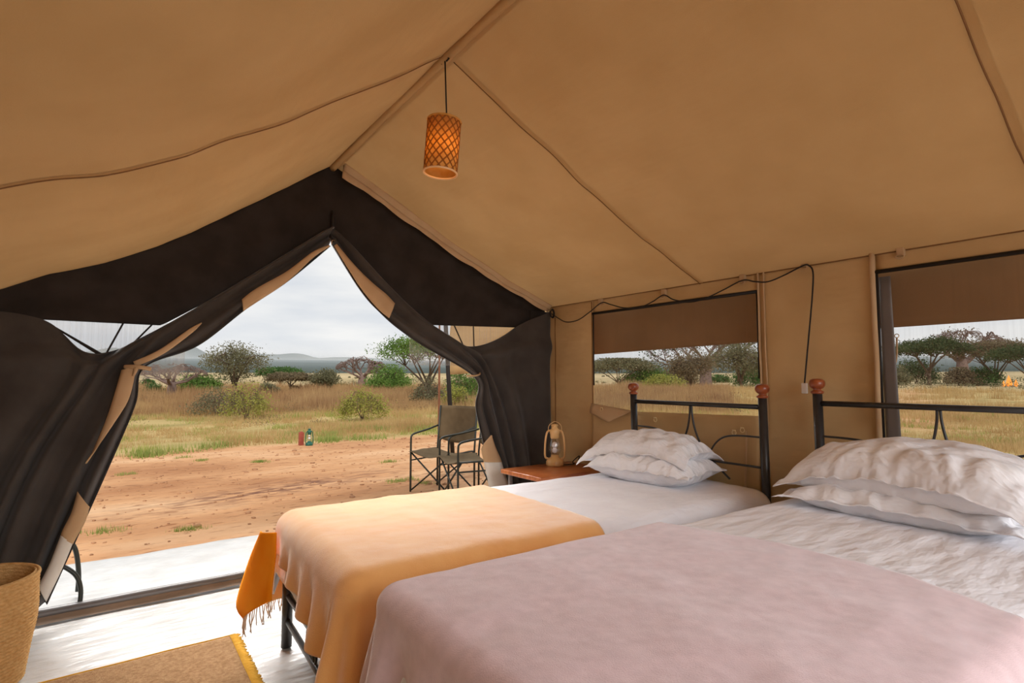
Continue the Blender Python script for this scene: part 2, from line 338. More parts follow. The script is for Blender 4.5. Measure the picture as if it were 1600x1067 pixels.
# windows
def window(n, w, flap_z, frame_extra):
    e = empty('window_%d' % n, None, None); tag(e, kind='structure')
    y0, y1, z0, z1 = w
    sheet('insect_screen', lambda u, v: Vector((XW + .004, y0 + u * (y1 - y0), z0 + v * (z1 - z0))), 12, 12, 'screen', e)
    for nm, pts, r in (('top_edging', [(XW - .006, y0, z1), (XW - .006, y1, z1)], .010), ('side_edging', [(XW - .004, y1 - .004, z0 + .25), (XW - .004, y1 - .004, z1)], .006), ('side_edging', [(XW - .004, y0 + .004, z0 + .3), (XW - .004, y0 + .004, z1)], .004)):
        MB().tube(pts, r, 6).obj(nm, 'cord', e)
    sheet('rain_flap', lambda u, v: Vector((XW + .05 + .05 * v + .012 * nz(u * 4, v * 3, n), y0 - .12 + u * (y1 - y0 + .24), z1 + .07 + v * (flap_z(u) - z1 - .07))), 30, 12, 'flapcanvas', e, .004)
    return e
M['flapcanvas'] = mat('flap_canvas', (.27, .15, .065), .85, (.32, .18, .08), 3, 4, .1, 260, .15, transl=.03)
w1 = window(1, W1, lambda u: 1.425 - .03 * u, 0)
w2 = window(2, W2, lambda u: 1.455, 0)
# grey weather strip and cord at the far jamb of the second window
sheet('weather_strip', lambda u, v: Vector((XW + .012, W2[1] - .006 - u * (.050 + .02 * (1 - v)), .55 + v * 1.15)), 5, 20, 'greyvinyl', w2, .003)
MB().tube(spline([(XW + .045, W2[1] - .06, 1.40), (XW + .045, W2[1] - .055, 1.30), (XW + .045, W2[1] - .03, 1.22), (XW + .045, W2[1] - .01, 1.14)], 14), .004, 6).obj('tie_cord', 'canvas_lining', w2)
MB().tube([(XW + .04 + .0, W2[1] - .062 + .009 * math.cos(a), 1.408 + .009 * math.sin(a)) for a in [k * PI / 8 for k in range(16)]], .002, 6, closed=True).obj('ring', 'brass', w2)
# dropped inner flap below the first window
FY0, FY1 = 1.70, 3.05
FT = [hx(u, v, XW - .03) for u, v in ((1187, 650), (1102, 647), (1030, 644), (956, 642), (925, 630))]
FTP = [((p.y - FY0) / (FY1 - FY0), p.z) for p in FT]
def flap_top(u): return interp(u, FTP)
wf = sheet('inner_window_flap', lambda u, v: Vector((XW - .028 - .022 * abs(nz(u * 5, v * 2.5, 2)) - .02 * (1 - v) * 0, FY0 + u * (FY1 - FY0) - .03 * (1 - v) * u, .12 + v * (flap_top(u) - .12))), 60, 30, 'canvas', None, .004)
tag(wf, 'beige canvas window cover hanging unrolled below the first window, behind the headboard', 'window flap')
tri = [hx(925, 630, XW - .035), hx(922, 645, XW - .05), hx(950, 660, XW - .08), hx(990, 642, XW - .06)]
sheet('folded_corner', lambda u, v: (tri[0].lerp(tri[3], u)).lerp(tri[1].lerp(tri[2], min(1, u * 1.2)), v) + Vector((-.01 * math.sin(PI * v), 0, 0)), 10, 8, 'canvas_lining', wf, .004)
MB().tube([(XW - .058, 1.76 + .05 * (.9 - z), z) for z in [.15 + k * .0375 for k in range(21)]], .005, 6).obj('piping', 'canvas_lining', wf)
for (u, v) in ((1024, 656), (1147, 676), (1160, 672), (940, 640)):
    p = hx(u, v, XW - .062)
    b = MB(); b.tube([(p.x, p.y + .013 * math.cos(a), p.z + .013 * math.sin(a)) for a in [k * PI / 7 for k in range(14)]], .0025, 6, closed=True)
    b.tube([(p.x - .004, p.y - .012, p.z + .014), (p.x - .004, p.y + .008, p.z + .014)], .004, 6); b.obj('snap_ring', 'brass', wf)
# canvas loops under the eave
for (u, v) in ((938, 474), (1037, 460), (1160, 438), (1257, 414), (1407, 396)):
    p = hx(u, v, XW - .022); b = MB()
    b.box((p.x - .008, p.y - .016, p.z - .012), (p.x + .02, p.y + .016, p.z + .035), .003)
    b.tube([(p.x - .012, p.y + .018 * math.cos(a), p.z - .016 + .010 * math.sin(a)) for a in [k * PI / 7 for k in range(14)]], .003, 6, closed=True)
    b.obj('canvas_loop', 'canvas_lining', wr)

# left wall (beside the photographer, outside the frame)
wl = sheet('wall_left', lambda u, v: Vector((XL - .01 * nz(u * 5, v * 3), YB + u * (YD - YB), v * 1.52)), 30, 12, 'canvas', None, .003); tag(wl, kind='structure')

# ------------------------------------------------------------ front wall: dark gable panel with mesh corners
wfz = empty('wall_front', None, None); tag(wfz, kind='structure')
LOW = [(XL, 1.50), (.22, 1.50), (.45, 1.66), (.82, 1.95), (1.16, 2.14), (1.45, 1.96), (1.75, 1.70), (1.87, 1.60), (2.95, 1.635), (XW, 1.64)]
def front(u, v):
    x = XL + u * (XW - XL); zt = roof_z(x, YD) + .0; zb = interp(x, LOW)
    f = .02 * nz(x * 1.6 + v * 2, v * 2.0, 4) * min(1, v * 4, (1 - v) * 4)
    return Vector((x, YD + .03 + f, zb + (zt - zb) * v))
sheet('gable_panel', front, 120, 24, 'dark', wfz, .004)
for xa, xb in ((2.86, 3.06), (XL - .02, -.62)):
    sheet('side_panel', lambda u, v: Vector((xa + u * (xb - xa), YD + .02 + .006 * nz(u * 4, v * 3), v * 1.78)), 6, 20, 'dark', wfz, .004)
b = MB(); b.tube([(1.165, YD + .005, 2.11), (1.162, YD + .005, 2.30), (1.16, YD + .01, 2.33)], [.014, .012, .006], 8); b.obj('zip_strap', 'cord', wfz)
b = MB(); b.tube([(1.165 + .012 * math.cos(a), YD - .005, 2.105 + .02 * math.sin(a)) for a in [k * PI / 6 for k in range(12)]], .004, 6, closed=True); b.obj('tie_ring', 'bamboo_rim', wfz)
for (xa, xb, za, zb, cx) in ((-.34, .34, 1.515, 1.2, -.05), (1.75, 2.8, 1.64, 1.3, 2.25)):
    sheet('mesh_corner', lambda u, v: Vector((xa + u * (xb - xa), YD + .045, za - .0 + (zb - za) * v)), 6, 6, 'screen_pale' if xa < 0 else 'screen_pale', wfz)
    for (px, pz, qx) in ((.35, 0, -.02), (.55, 0, .01)) if xa < 0 else ((.2, 0, .03), (.38, 0, .06)):
        X0 = xa + px * (xb - xa) + .15
        MB().tube([(X0, YD + .04, za), (cx + qx, YD + .035, zb + .02)], .005, 6).obj('guy_tape', 'dark', wfz)
    if xa < 0: MB().tube([(-.25, YD + .03, 1.47), (-.05, YD + .03, 1.33), (.02, YD + .03, 1.29)], [.004, .010, .012], 6).obj('guy_tape', 'dark', wfz)

# ------------------------------------------------------------ tied back door curtains
def curtain(name, rows, folds, label, nS=150, nT=80, amp=.04):
    R = [spline([(x, 0, z) for x, z in r], nT) for r in rows]
    cols = [spline([r[t] for r in R], nS) for t in range(nT)]
    def fn(u, v):
        i = round(u * (nS - 1)); t = round(v * (nT - 1)); p = cols[t][i].copy()
        tie = .42; a = amp * (.35 + 1.2 * abs(v - tie)) * (1 if v > tie else .8)
        y = a * math.sin(u * folds * 2 * PI + .8 * nz(u * 3, v * 2)) + .012 * nz(u * 9, v * 3)
        y += -.03 * math.exp(-((v - tie) / .06) ** 2)
        p.y = YD - .045 + y; return p
    return tag(sheet(name, fn, nS, nT, 'darkcur', None, .004), label, 'curtain')
def meas(L): return [(hy(u, v, YD - .05).x, hy(u, v, YD - .05).z) for u, v in L]
left_rows = [
 meas([(517, 384), (449, 440), (387, 481), (309, 540), (226, 574), (211, 634), (161, 751), (73, 945)]),
 meas([(514, 372), (440, 428), (372, 470), (296, 522), (214, 572), (192, 634), (138, 751), (50, 950)]),
 meas([(508, 360), (425, 412), (350, 460), (270, 508), (205, 566), (172, 634), (110, 751), (25, 950)]),
 [(.42, 1.62), (.26, 1.51), (.10, 1.40), (.00, 1.30), (-.08, 1.15), (-.22, .86), (-.34, .52), (-.45, .03)],
 [(-.05, 1.33), (-.08, 1.32), (-.09, 1.30), (-.10, 1.26), (-.16, 1.13), (-.30, .84), (-.41, .50), (-.52, .03)],
 [(-.30, 1.50), (-.29, 1.46), (-.27, 1.40), (-.26, 1.30), (-.30, 1.12), (-.42, .82), (-.52, .48), (-.62, .03)],
 [(-.76, 1.54), (-.76, 1.44), (-.75, 1.34), (-.74, 1.22), (-.74, 1.08), (-.75, .80), (-.75, .46), (-.76, .03)]]
cl = curtain('door_curtain', left_rows, 5.5, 'charcoal fabric door curtain gathered back on the left side, behind the straw basket')
right_rows = [
 meas([(521, 382), (562, 450), (592, 486), (644, 531), (744, 590), (746, 640), (768, 730), (790, 800)]),
 meas([(523, 374), (570, 446), (603, 482), (655, 524), (746, 586), (754, 640), (778, 730), (800, 800)]),
 meas([(530, 366), (585, 436), (620, 474), (672, 514), (750, 578), (764, 640), (790, 730), (812, 800)]),
 [(1.85, 1.62), (1.98, 1.55), (2.10, 1.48), (2.22, 1.42), (2.35, 1.29), (2.49, .95), (2.62, .45), (2.67, .03)],
 [(2.25, 1.45), (2.27, 1.44), (2.30, 1.42), (2.34, 1.38), (2.42, 1.28), (2.57, .95), (2.70, .45), (2.75, .03)],
 [(2.72, 1.65), (2.68, 1.60), (2.66, 1.54), (2.65, 1.44), (2.66, 1.28), (2.75, .95), (2.82, .45), (2.86, .03)],
 [(3.02, 1.78), (3.02, 1.68), (3.02, 1.60), (3.02, 1.46), (3.02, 1.28), (3.02, .95), (3.02, .45), (3.02, .03)]]
cr_ = curtain('door_curtain', right_rows, 5, 'charcoal fabric door curtain tied back on the right, beside the bedside table')
def quadstrip(name, A, B, m, parent, yoff, n=24, bulge=.012):
    A = spline([hy(u, v, YD - yoff) for u, v in A], n); B = spline([hy(u, v, YD - yoff) for u, v in B], n)
    return sheet(name, lambda u, v: A[round(u * (n - 1))].lerp(B[round(u * (n - 1))], v) + Vector((0, -bulge * math.sin(PI * v), 0)), n, 5, m, parent, .003)
quadstrip('canvas_lining', [(190, 578), (168, 650), (140, 716), (133, 724)], [(213, 572), (203, 618), (184, 652), (134, 722)], 'canvas_lining', cl, .10)
quadstrip('canvas_lining', [(121, 768), (112, 800), (98, 828), (95, 838)], [(140, 792), (133, 815), (118, 842), (114, 850)], 'canvas_lining', cl, .09)
quadstrip('mud_flap', [(95, 836), (78, 880), (60, 915)], [(114, 848), (95, 893), (72, 940)], 'whiteflap', cl, .09)
quadstrip('canvas_lining', [(212, 573), (255, 553), (300, 520), (315, 505)], [(208, 565), (250, 546), (296, 514), (315, 504)], 'canvas_lining', cl, .10, bulge=.004)
quadstrip('canvas_lining', [(515, 385), (490, 402), (449, 440), (400, 473), (380, 486)], [(514, 383), (488, 394), (448, 424), (400, 451), (378, 468)], 'canvas_lining', cl, .085, bulge=.006)
quadstrip('canvas_lining', [(522, 384), (544, 420), (565, 452), (590, 482), (608, 497)], [(526, 381), (553, 413), (580, 440), (604, 460), (617, 474)], 'canvas_lining', cr_, .085, bulge=.006)
quadstrip('canvas_lining', [(767, 680), (757, 692), (752, 702), (756, 722)], [(768, 680), (775, 700), (782, 716), (784, 722)], 'canvas_lining', cr_, .10)
quadstrip('mud_flap', [(756, 722), (762, 750), (766, 775)], [(784, 722), (792, 750), (798, 775)], 'whiteflap', cr_, .10)
# ties
b = MB(); p = hy(214, 573, YD - .13)
b.tube(spline([(p.x - .05, p.y + .04, p.z + .0), (p.x, p.y, p.z), (p.x + .06, p.y + .03, p.z - .01)], 12), .011, 8); b.tube([(p.x, p.y, p.z), (p.x - .015, p.y, p.z - .05)], [.012, .006], 8)
b.obj('tie_band', 'canvas_lining', cl)
b = MB(); p = hy(746, 587, YD - .13); b.tube(spline([(p.x - .06, p.y + .06, p.z), (p.x - .02, p.y + .01, p.z), (p.x + .03, p.y + .02, p.z + .01), (p.x + .06, p.y + .06, p.z + .02)], 14), .007, 8); b.obj('tie_band', 'canvas_lining', cr_)
# black bungee hoops of the ground sheet by the doorway
b = MB(); b.tube(spline([(-.085, 3.66, .01), (-.08, 3.665, .10), (-.10, 3.67, .18), (-.15, 3.675, .235), (-.18, 3.68, .25)], 24), .011, 8)
tag(b.obj('tent_hoop', 'chairmetal'), 'bent black tube standing on the sill at the foot of the left curtain', 'tube')
b = MB(); b.tube(spline([(-.10, 3.95, .02), (-.10, 3.95, .12), (-.12, 3.95, .25), (-.16, 3.95, .32)], 20), .012, 8)
tag(b.obj('tent_hoop', 'chairmetal'), 'second bent black tube rising outside behind the left curtain hem', 'tube')
# corner upright bundle of cord
cp = hy(858, 489, YD - .05)
# ------------------------------------------------------------ beds
def bed(name, label, cx, cy, rz, hw, zt, hr, legf, length=2.24):
    t = empty(name, label, 'bed', (cx, cy, 0), rz)
    for s in (-1, 1):
        y = s * hw
        p = MB().tube([(0.02, y, 0), (0, y, zt - .035)], .023, 14).obj('post', 'iron', t)
        MB().lathe([(.0, -.035), (.021, -.035), (.022, -.022), (.030, -.018), (.031, -.010), (.020, -.004), (.018, .002), (.028, .008), (.036, .018), (.038, .030), (.036, .042), (.029, .051), (.014, .056), (0, .056)], (0, y, zt - .02), 24).obj('finial', 'finial', p)
    MB().tube([(0, -hw, hr), (0, hw, hr)], .014, 12).obj('top_rail', 'iron', t)
    # two bows springing from the middle of the rail, and curved side bars
    for s in (-1, 1):
        MB().tube(spline([(0, s * .006, hr - .01), (0, s * .010, hr - .07), (0, s * .03, hr - .16), (0, s * .08, hr - .26), (0, s * .16, hr - .34), (0, s * .26, hr - .42)], 24), .006, 8).obj('scroll', 'iron', t)
        MB().tube(spline([(0, s * hw, hr - .165), (0, s * hw * .62, hr - .17), (0, s * hw * .42, hr - .20), (0, s * hw * .28, hr - .28), (0, s * hw * .2, hr - .40)], 24), .0055, 8).obj('scroll', 'iron', t)
    for z in (hr - .33, .42): MB().tube([(0, -hw, z), (0, hw, z)], .0065, 8).obj('cross_bar', 'iron', t)
    x = -length
    for s in (-1, 1):
        MB().tube([(x, s * hw, 0), (x, s * hw, legf)], .023, 14).obj('foot_leg', 'iron', t)
        b = MB(); b.box((x, s * hw - .012, .30), (0, s * hw + .012, .34), .003); b.obj('side_rail', 'iron', t)
    for z in (.225, .115): MB().tube([(x, -hw, z), (x, hw, z)], .013, 10).obj('foot_rail', 'iron', t)
    for y in (-.33, 0, .10 + .0):
        MB().tube([(x, y + .022 * math.cos(a), .17 + .05 * math.sin(a)) for a in [k * PI / 10 for k in range(20)]], .0055, 8, closed=True).obj('ring_ornament', 'iron', t)
    for k in range(9):
        xx = x + .15 + k * .24; b = MB(); b.box((xx, -hw, .325), (xx + .06, hw, .34), .002); b.obj('slat', 'iron', t)
    return t
B1 = (2.905, 2.085, math.radians(-2.2)); B2 = (2.905, .825, math.radians(-1.6))
bed('iron_bed', 'black iron bed with wooden finials nearer the doorway, under the orange blanket', *B1, .475, 1.135, 1.045, .42)
bed('iron_bed', 'black iron bed with wooden finials nearest the camera, under the pink blanket', *B2, .51, 1.165, 1.075, .42, 2.27)

def drape(name, rect, z, over, r, m, label, cat, place, off=0, nx=130, ny=110, fold_amp=.02, fold_n=26, flare=.12, cut=None, topn=.006, thick=.006, seed=1, corner_flare=.16):
    x0, x1, y0, y1 = rect; ox0, ox1, oy0, oy1 = over
    ix0 = x0 + r if ox0 else x0; ix1 = x1 - r if ox1 else x1; iy0 = y0 + r; iy1 = y1 - r
    per = 2 * (x1 - x0 + y1 - y0)
    A0 = ix0 - ox0; A1 = ix1 + ox1; Bb0 = iy0 - oy0; Bb1 = iy1 + oy1
    V = []
    # denser sampling where cloth hangs
    for i in range(nx):
        a = A0 + (A1 - A0) * i / (nx - 1)
        for j in range(ny):
            bb = Bb0 + (Bb1 - Bb0) * j / (ny - 1); aa = a
            if cut: aa = cut(a, bb, i / (nx - 1))
            cx = min(max(aa, ix0), ix1); cy = min(max(bb, iy0), iy1)
            ex, ey = aa - cx, bb - cy; Ln = math.hypot(ex, ey)
            if Ln < 1e-6: dx = dy = 0; o_ = d_ = 0; hang = 0
            else:
                dx, dy = ex / Ln, ey / Ln
                if Ln < r * PI / 2: th_ = Ln / r; o_ = r * math.sin(th_); d_ = r * (1 - math.cos(th_)); hang = 0
                else:
                    hang = Ln - r * PI / 2; crn = 2 * abs(dx * dy)
                    fl_ = flare * (1 - crn) * .4 + corner_flare * crn + flare * .1
                    o_ = r + fl_ * hang; d_ = r + hang * math.sqrt(1 - fl_ * fl_)
            peri = (cx - cy if dx * dy <= 0 else cx + cy) * 1.0 + math.atan2(dy, dx) * .22 if Ln > 1e-6 else 0
            w = fold_amp * min(1, hang / .22) * (math.sin(peri * fold_n + 2 * nz(peri * 3, seed)) + .5 * nz(peri * 9, hang * 2, seed)) if hang > 0 else 0
            X = cx + dx * (o_ + w); Y = cy + dy * (o_ + w); Z = z + off - d_
            top = 1 - min(1, d_ / .1)
            Z += top * (topn * nz(X * 4, Y * 4, seed) + topn * .6 * nz(X * 9, Y * 13, seed + 3)) - top * .02 * max(0, (abs((Y - (y0 + y1) / 2) / (y1 - y0) * 2)) - .5) ** 2 * 2
            X += dx * off; Y += dy * off
            V.append((X, Y, max(Z, .02 + off)))
    o = meshobj(name, V, grid(nx, ny), m); o.location = (place[0], place[1], 0); o.rotation_euler.z = place[2]
    q = o.modifiers.new('thickness', 'SOLIDIFY'); q.thickness = thick; q.offset = 1 if False else -1
    return tag(o, label, cat)
dv1 = drape('duvet', (-2.29, -.02, -.52, .51), .60, (.30, 0, .30, .30), .085, 'sheet', 'white cotton bed cover on the iron bed nearer the doorway', 'bed cover', B1, fold_amp=.004, fold_n=16, topn=.006, thick=.010, seed=2)
dv2 = drape('duvet', (-2.32, -.02, -.54, .54), .645, (.34, 0, .34, .34), .06, 'sheet', 'white cotton bed cover on the bed nearest the camera', 'bed cover', B2, fold_amp=.004, fold_n=16, topn=.006, thick=.010, seed=5)
def cut1(a, b_, s):   # foot hem hangs lower towards the camera side
    k = (1 - s) ** 2
    return a - k * (.15 * sm(.40, -.45, b_) - .13)
ob = drape('throw_blanket', (-2.29, -1.235, -.52, .51), .60, (.36, 0, .48, .48), .085, 'orange', 'soft orange fringed blanket over the foot of the bed nearer the doorway', 'blanket', B1, off=.017, fold_amp=.022, fold_n=34, topn=.006, thick=.004, seed=2, nx=150, ny=170, corner_flare=.30, cut=cut1)
def cut2(a, b_, s):    # curved upper hem
    return a + s * (-.10 * max(0, abs(b_ + .05) - .15) / .4) * sm(.5, 1, s) / max(s, .01)
pb = drape('throw_blanket', (-2.32, -1.12, -.54, .54), .645, (.56, 0, .50, .46), .06, 'pink', 'dusty pink woollen blanket over the foot of the bed nearest the camera', 'blanket', B2, off=.020, fold_amp=.034, fold_n=24, topn=.006, thick=.006, seed=5, nx=170, ny=170, cut=cut2, corner_flare=.14)

# orange blanket: fringe on both hanging ends (local to bed 1)
def fringe(parent, pts, ln, m='fringe'):
    rnd = random.Random(5); b = MB()
    for p in pts:
        q = Vector(p); l_ = ln * rnd.uniform(.8, 1.15)
        b.tube([q, q + Vector((rnd.uniform(-.006, .006), rnd.uniform(-.006, .006), -l_ * .5)), q + Vector((rnd.uniform(-.012, .012), rnd.uniform(-.012, .012), -l_))], .0022, 4)
    o = b.obj('fringe', m, parent); tag(o, kind='stuff'); return o
me = ob.data; NYo = 170; NXo = 150
# turned-up corner with the bright underside, hanging at the far foot corner
def lw(u, v, x):     # photo point on the plane local x of bed 1
    p = hx(u, v, x); c_, s_ = math.cos(-B1[2]), math.sin(-B1[2]); d = p - Vector((B1[0], B1[1], 0)); return Vector((d.x * c_ - d.y * s_, d.x * s_ + d.y * c_, p.z))
cornerA = [lw(408, 830, .56), lw(388, 880, .53), lw(370, 942, .50), lw(380, 966, .50)]
cornerB = [lw(432, 832, .60), lw(430, 872, .58), lw(425, 916, .56), lw(424, 938, .56)]
ca = spline(cornerA, 26); cb = spline(cornerB, 26)
ce = sheet('turned_corner', lambda u, v: ca[round(u * 25)].lerp(cb[round(u * 25)], v) + Vector((-.02 * math.sin(PI * v), 0, 0)), 26, 10, 'orange_back', ob, .006)
tag(ce, 'bright orange turned corner of the blanket')
fringe(ce, [ca[25].lerp(cb[25], k / 15) + Vector((-.02 * math.sin(PI * k / 15), 0, 0)) for k in range(16)], .075)
fringe(ob, [me.vertices[i * NYo + NYo - 1].co for i in range(0, NXo, 2)], .05)
fringe(ob, [me.vertices[i * NYo].co for i in range(0, NXo, 2)], .05)

# pillows
def pillow(label, loc, rot, sx, sy, h, seed, flange=.035, droop=0.0, tagname='pillow'):
    nu, nv = 61, 47; V = []; top = []; bot = []
    def pt(u, v, s):
        uu, vv = 2 * u - 1, 2 * v - 1
        fu, fv = 1 - flange / (sx / 2), 1 - flange / (sy / 2)
        a, b_ = min(abs(uu) / fu, 1), min(abs(vv) / fv, 1)
        th_ = (max(0, 1 - a ** 2.8) ** .52) * (max(0, 1 - b_ ** 2.8) ** .52)
        pinch = 1 - .07 * (1 - abs(vv) ** 2) * abs(uu) ** 3; pin2 = 1 - .09 * (1 - abs(uu) ** 2) * abs(vv) ** 3
        x = uu * sx / 2 * pinch; y = vv * sy / 2 * pin2
        r = max(a, b_); wr = .030 * nz(x * 7 + seed, y * 7, seed) + .020 * nz(x * 15, y * 15 + seed, 2) * (.4 + r) + .018 * math.sin(abs(nz(x * 4, y * 4, seed)) * 22) * r * r
        z = s * (h / 2 * th_ + .002) + (wr * (.35 + th_ * .4) if s > 0 else wr * .15)
        z -= droop * (a ** 2 + b_ ** 2) * .5 + .045 * (abs(uu) * abs(vv)) ** 5 * (1 if droop else .3); z += .008 * nz(x * 9, y * 9, seed + 7) * (1 if r > .96 else 0)
        return (x, y, z)
    V = [pt(i / (nu - 1), j / (nv - 1), 1) for i in range(nu) for j in range(nv)] + [pt(i / (nu - 1), j / (nv - 1), -1) for i in range(nu) for j in range(nv)]
    G = grid(nu, nv); K = nu * nv; F = G + [tuple(q + K for q in f[::-1]) for f in G]
    ring = [(i, 0) for i in range(nu)] + [(nu - 1, j) for j in range(1, nv)] + [(i, nv - 1) for i in range(nu - 2, -1, -1)] + [(0, j) for j in range(nv - 2, 0, -1)]
    ids = [i * nv + j for i, j in ring]
    for p, q in zip(ids, ids[1:] + ids[:1]): F.append((p, p + K, q + K, q))
    o = meshobj('pillow', V, F, 'pillow'); o.location = loc; o.rotation_euler = rot
    return tag(o, label, 'pillow', None)
pillow('white pillow lying flat under another on the bed nearer the doorway', (2.64, 2.17, .675), (0, 0, math.radians(98)), .70, .46, .19, 3, flange=.015)
pillow('plump white pillow on top of the stack on the bed nearer the doorway', (2.68, 2.25, .79), (math.radians(0), math.radians(4), math.radians(95)), .78, .44, .19, 8, droop=.07, flange=.02)
pillow('thin white pillow lying flat under another on the bed nearest the camera', (2.60, .88, .695), (0, 0, math.radians(90)), .84, .44, .14, 12, flange=.045)
pillow('large white pillow on top of the stack on the bed nearest the camera', (2.66, .85, .83), (math.radians(2), math.radians(2), math.radians(80)), .94, .50, .24, 21, flange=.025, droop=.08)

# ------------------------------------------------------------ bedside table, lanterns
t = empty('bedside_table', 'small reddish wooden bedside table carrying the gold lantern in the corner', 'table', (2.62, 3.05, 0))
b = MB(); b.box((-.32, -.24, .52), (.34, .22, .55), .003); b.obj('table_top', 'wood', t)
for x in (-.27, .29):
    for y in (-.19, .17): b = MB(); b.box((x - .012, y - .012, 0), (x + .012, y + .012, .52), .002); b.obj('leg', 'greyvinyl', t)
b = MB(); b.box((-.29, -.21, .15), (.31, .19, .17), .003); b.obj('shelf', 'wood', t)
def lantern(name, label, loc, s, body, rz=0, bulbs=True):
    t = empty(name, label, 'lantern', loc, rz); q = lambda P: [(r * s, z * s) for r, z in P]
    MB().lathe(q([(0, 0), (.062, 0), (.066, .008), (.066, .03), (.058, .045), (.04, .058), (.03, .066), (.03, .08), (.0, .08)]), (0, 0, 0), 32).obj('fuel_base', body, t)
    MB().lathe(q([(.03, .08), (.044, .10), (.050, .13), (.046, .165), (.034, .195), (.028, .205)]), (0, 0, 0), 28).obj('glass_globe', 'glass', t)
    MB().lathe(q([(0, .20), (.03, .20), (.034, .21), (.034, .235), (.038, .24), (.038, .262), (.030, .272), (.022, .278), (.022, .292), (.03, .298), (.02, .308), (0, .31)]), (0, 0, 0), 28).obj('chimney_cap', body, t)
    for k in (-1, 1):
        P = spline([(k * .035 * s, 0, .05 * s), (k * .07 * s, 0, .06 * s), (k * .074 * s, 0, .12 * s), (k * .068 * s, 0, .20 * s), (k * .055 * s, 0, .25 * s), (k * .03 * s, 0, .262 * s)], 20)
        MB().tube(P, .008 * s, 8).obj('side_tube', body, t)
    P = [(k * .072 * s * math.cos(0) if False else .075 * s * math.cos(a), -.005 * s, (.13 + .0) * s - .0 + .0 + abs(math.sin(a)) * .0) for k, a in enumerate([0])]
    MB().tube(spline([(-.05 * s, -.02 * s, .25 * s), (-.045 * s, -.03 * s, .30 * s), (0, -.03 * s, .33 * s), (.045 * s, -.03 * s, .30 * s), (.05 * s, -.02 * s, .25 * s)], 18), .002 * s, 6).obj('bail_handle', body, t)
    for z, r in ((.112, .021), (.152, .024)) if bulbs else ((.13, .022),):
        MB().lathe([(max(r * math.sin(a), 0) * s, (z - r * math.cos(a)) * s) for a in [k * PI / 10 for k in range(11)]], (0, 0, 0), 18).obj('bulb', 'bulb', t)
    return t
lantern('hurricane_lantern', 'gold hurricane lantern with a glass globe standing on the bedside table', (2.72, 3.16, .55), 1.0, 'gold', math.radians(-35))
tag(MB().tube(spline([(2.76, 3.12, .556), (2.86, 3.10, .556), (2.92, 3.18, .557), (2.97, 3.16, .60), (3.0, 3.2, .56)], 30), .004, 6).obj('lantern_cable', 'cord'), 'thin black cable lying on the table behind the gold lantern', 'cable')

# ------------------------------------------------------------ pendant lamp
t = empty('pendant_lamp', 'woven bamboo cylinder lamp hanging on a black cord from the ridge', 'lamp', (1.155, 2.083, 2.345))
MB().tube([(.012, 0, 0), (.006, 0, .15), (0, 0, .295)], .0035, 8).obj('cord', 'cord', t)
MB().tube([(-.01, -.03, .262), (.0, -.036, .275), (.0, 0, .31), (.0, .03, .28)], .004, 6).obj('hanging_loop', 'cord', t)
lb = bpy.data.lights.new('lamp_bulb', 'POINT'); lb.energy = .45; lb.color = (1, .8, .5); lb.shadow_soft_size = .025; lo_ = bpy.data.objects.new('lamp_bulb', lb); C.objects.link(lo_); lo_.parent = t; lo_.location = (0, 0, -.12)
sh = MB(); R_ = .073; Hh = .235
sh.lathe([(R_, -Hh), (R_, 0), (R_ - .002, 0), (R_ - .002, -Hh), (R_, -Hh)], (0, 0, 0), 48)
so = sh.obj('lamp_shade', 'bamboo', t); so.rotation_euler = (0, math.radians(4), -YAW)
for z in (-Hh, 0): MB().tube([((R_ + .001) * math.cos(a), (R_ + .001) * math.sin(a), z) for a in [k * 2 * PI / 48 for k in range(48)]], .0045, 8, closed=True).obj('rim', 'bamboo_rim' if z < 0 else 'bamboo', so)
hb = MB()
for d in (-1, 1):
    for k in range(14):
        for w_ in (0, .06):
            hb.tube([((R_ + .0015) * math.cos(a), (R_ + .0015) * math.sin(a), -Hh * q / 18) for q in range(19) for a in [2 * PI * k / 14 + w_ + d * q / 18 * 2.6]], .0014, 4)
hb.obj('weave', 'bamboo_strip', so)
MB().lathe([(0, -.002), (R_, -.002), (R_, -.004), (0, -.004)], (0, 0, 0), 32).obj('top_disc', 'bamboo', so)

# ------------------------------------------------------------ wall cable with switch
pts = [(862, 490), (872, 497), (885, 503), (903, 500), (922, 487), (940, 473), (955, 476), (975, 481), (1000, 480), (1020, 471), (1037, 461), (1052, 468), (1075, 472), (1100, 467), (1130, 453), (1160, 438), (1180, 440), (1200, 440), (1225, 430), (1255, 415), (1264, 415), (1270, 424), (1270, 450), (1266, 500), (1261, 555), (1257, 600)]
P = [hx(u, v, XW - .045) for u, v in pts]
sw = empty('wall_cable', 'black electric cable looped along the eave with a white switch at its end', 'cable', tuple(P[0]))
MB().tube(spline([p - P[0] for p in P], 160), .0042, 8).obj('cable', 'cord', sw)
q = P[-1] - P[0]; b = MB(); b.box((q.x - .009, q.y - .014, q.z - .05), (q.x + .009, q.y + .014, q.z + .005), .004); b.obj('switch', 'switch', sw)
b = MB()
for k in range(3):
    b.tube([(-.0 + .02 * math.cos(a), -.02 * k * .3, .0 + (.03 + .004 * k) * math.sin(a)) for a in [j * PI / 9 for j in range(18)]], .004, 6, closed=True)
b.obj('coil', 'cord', sw)

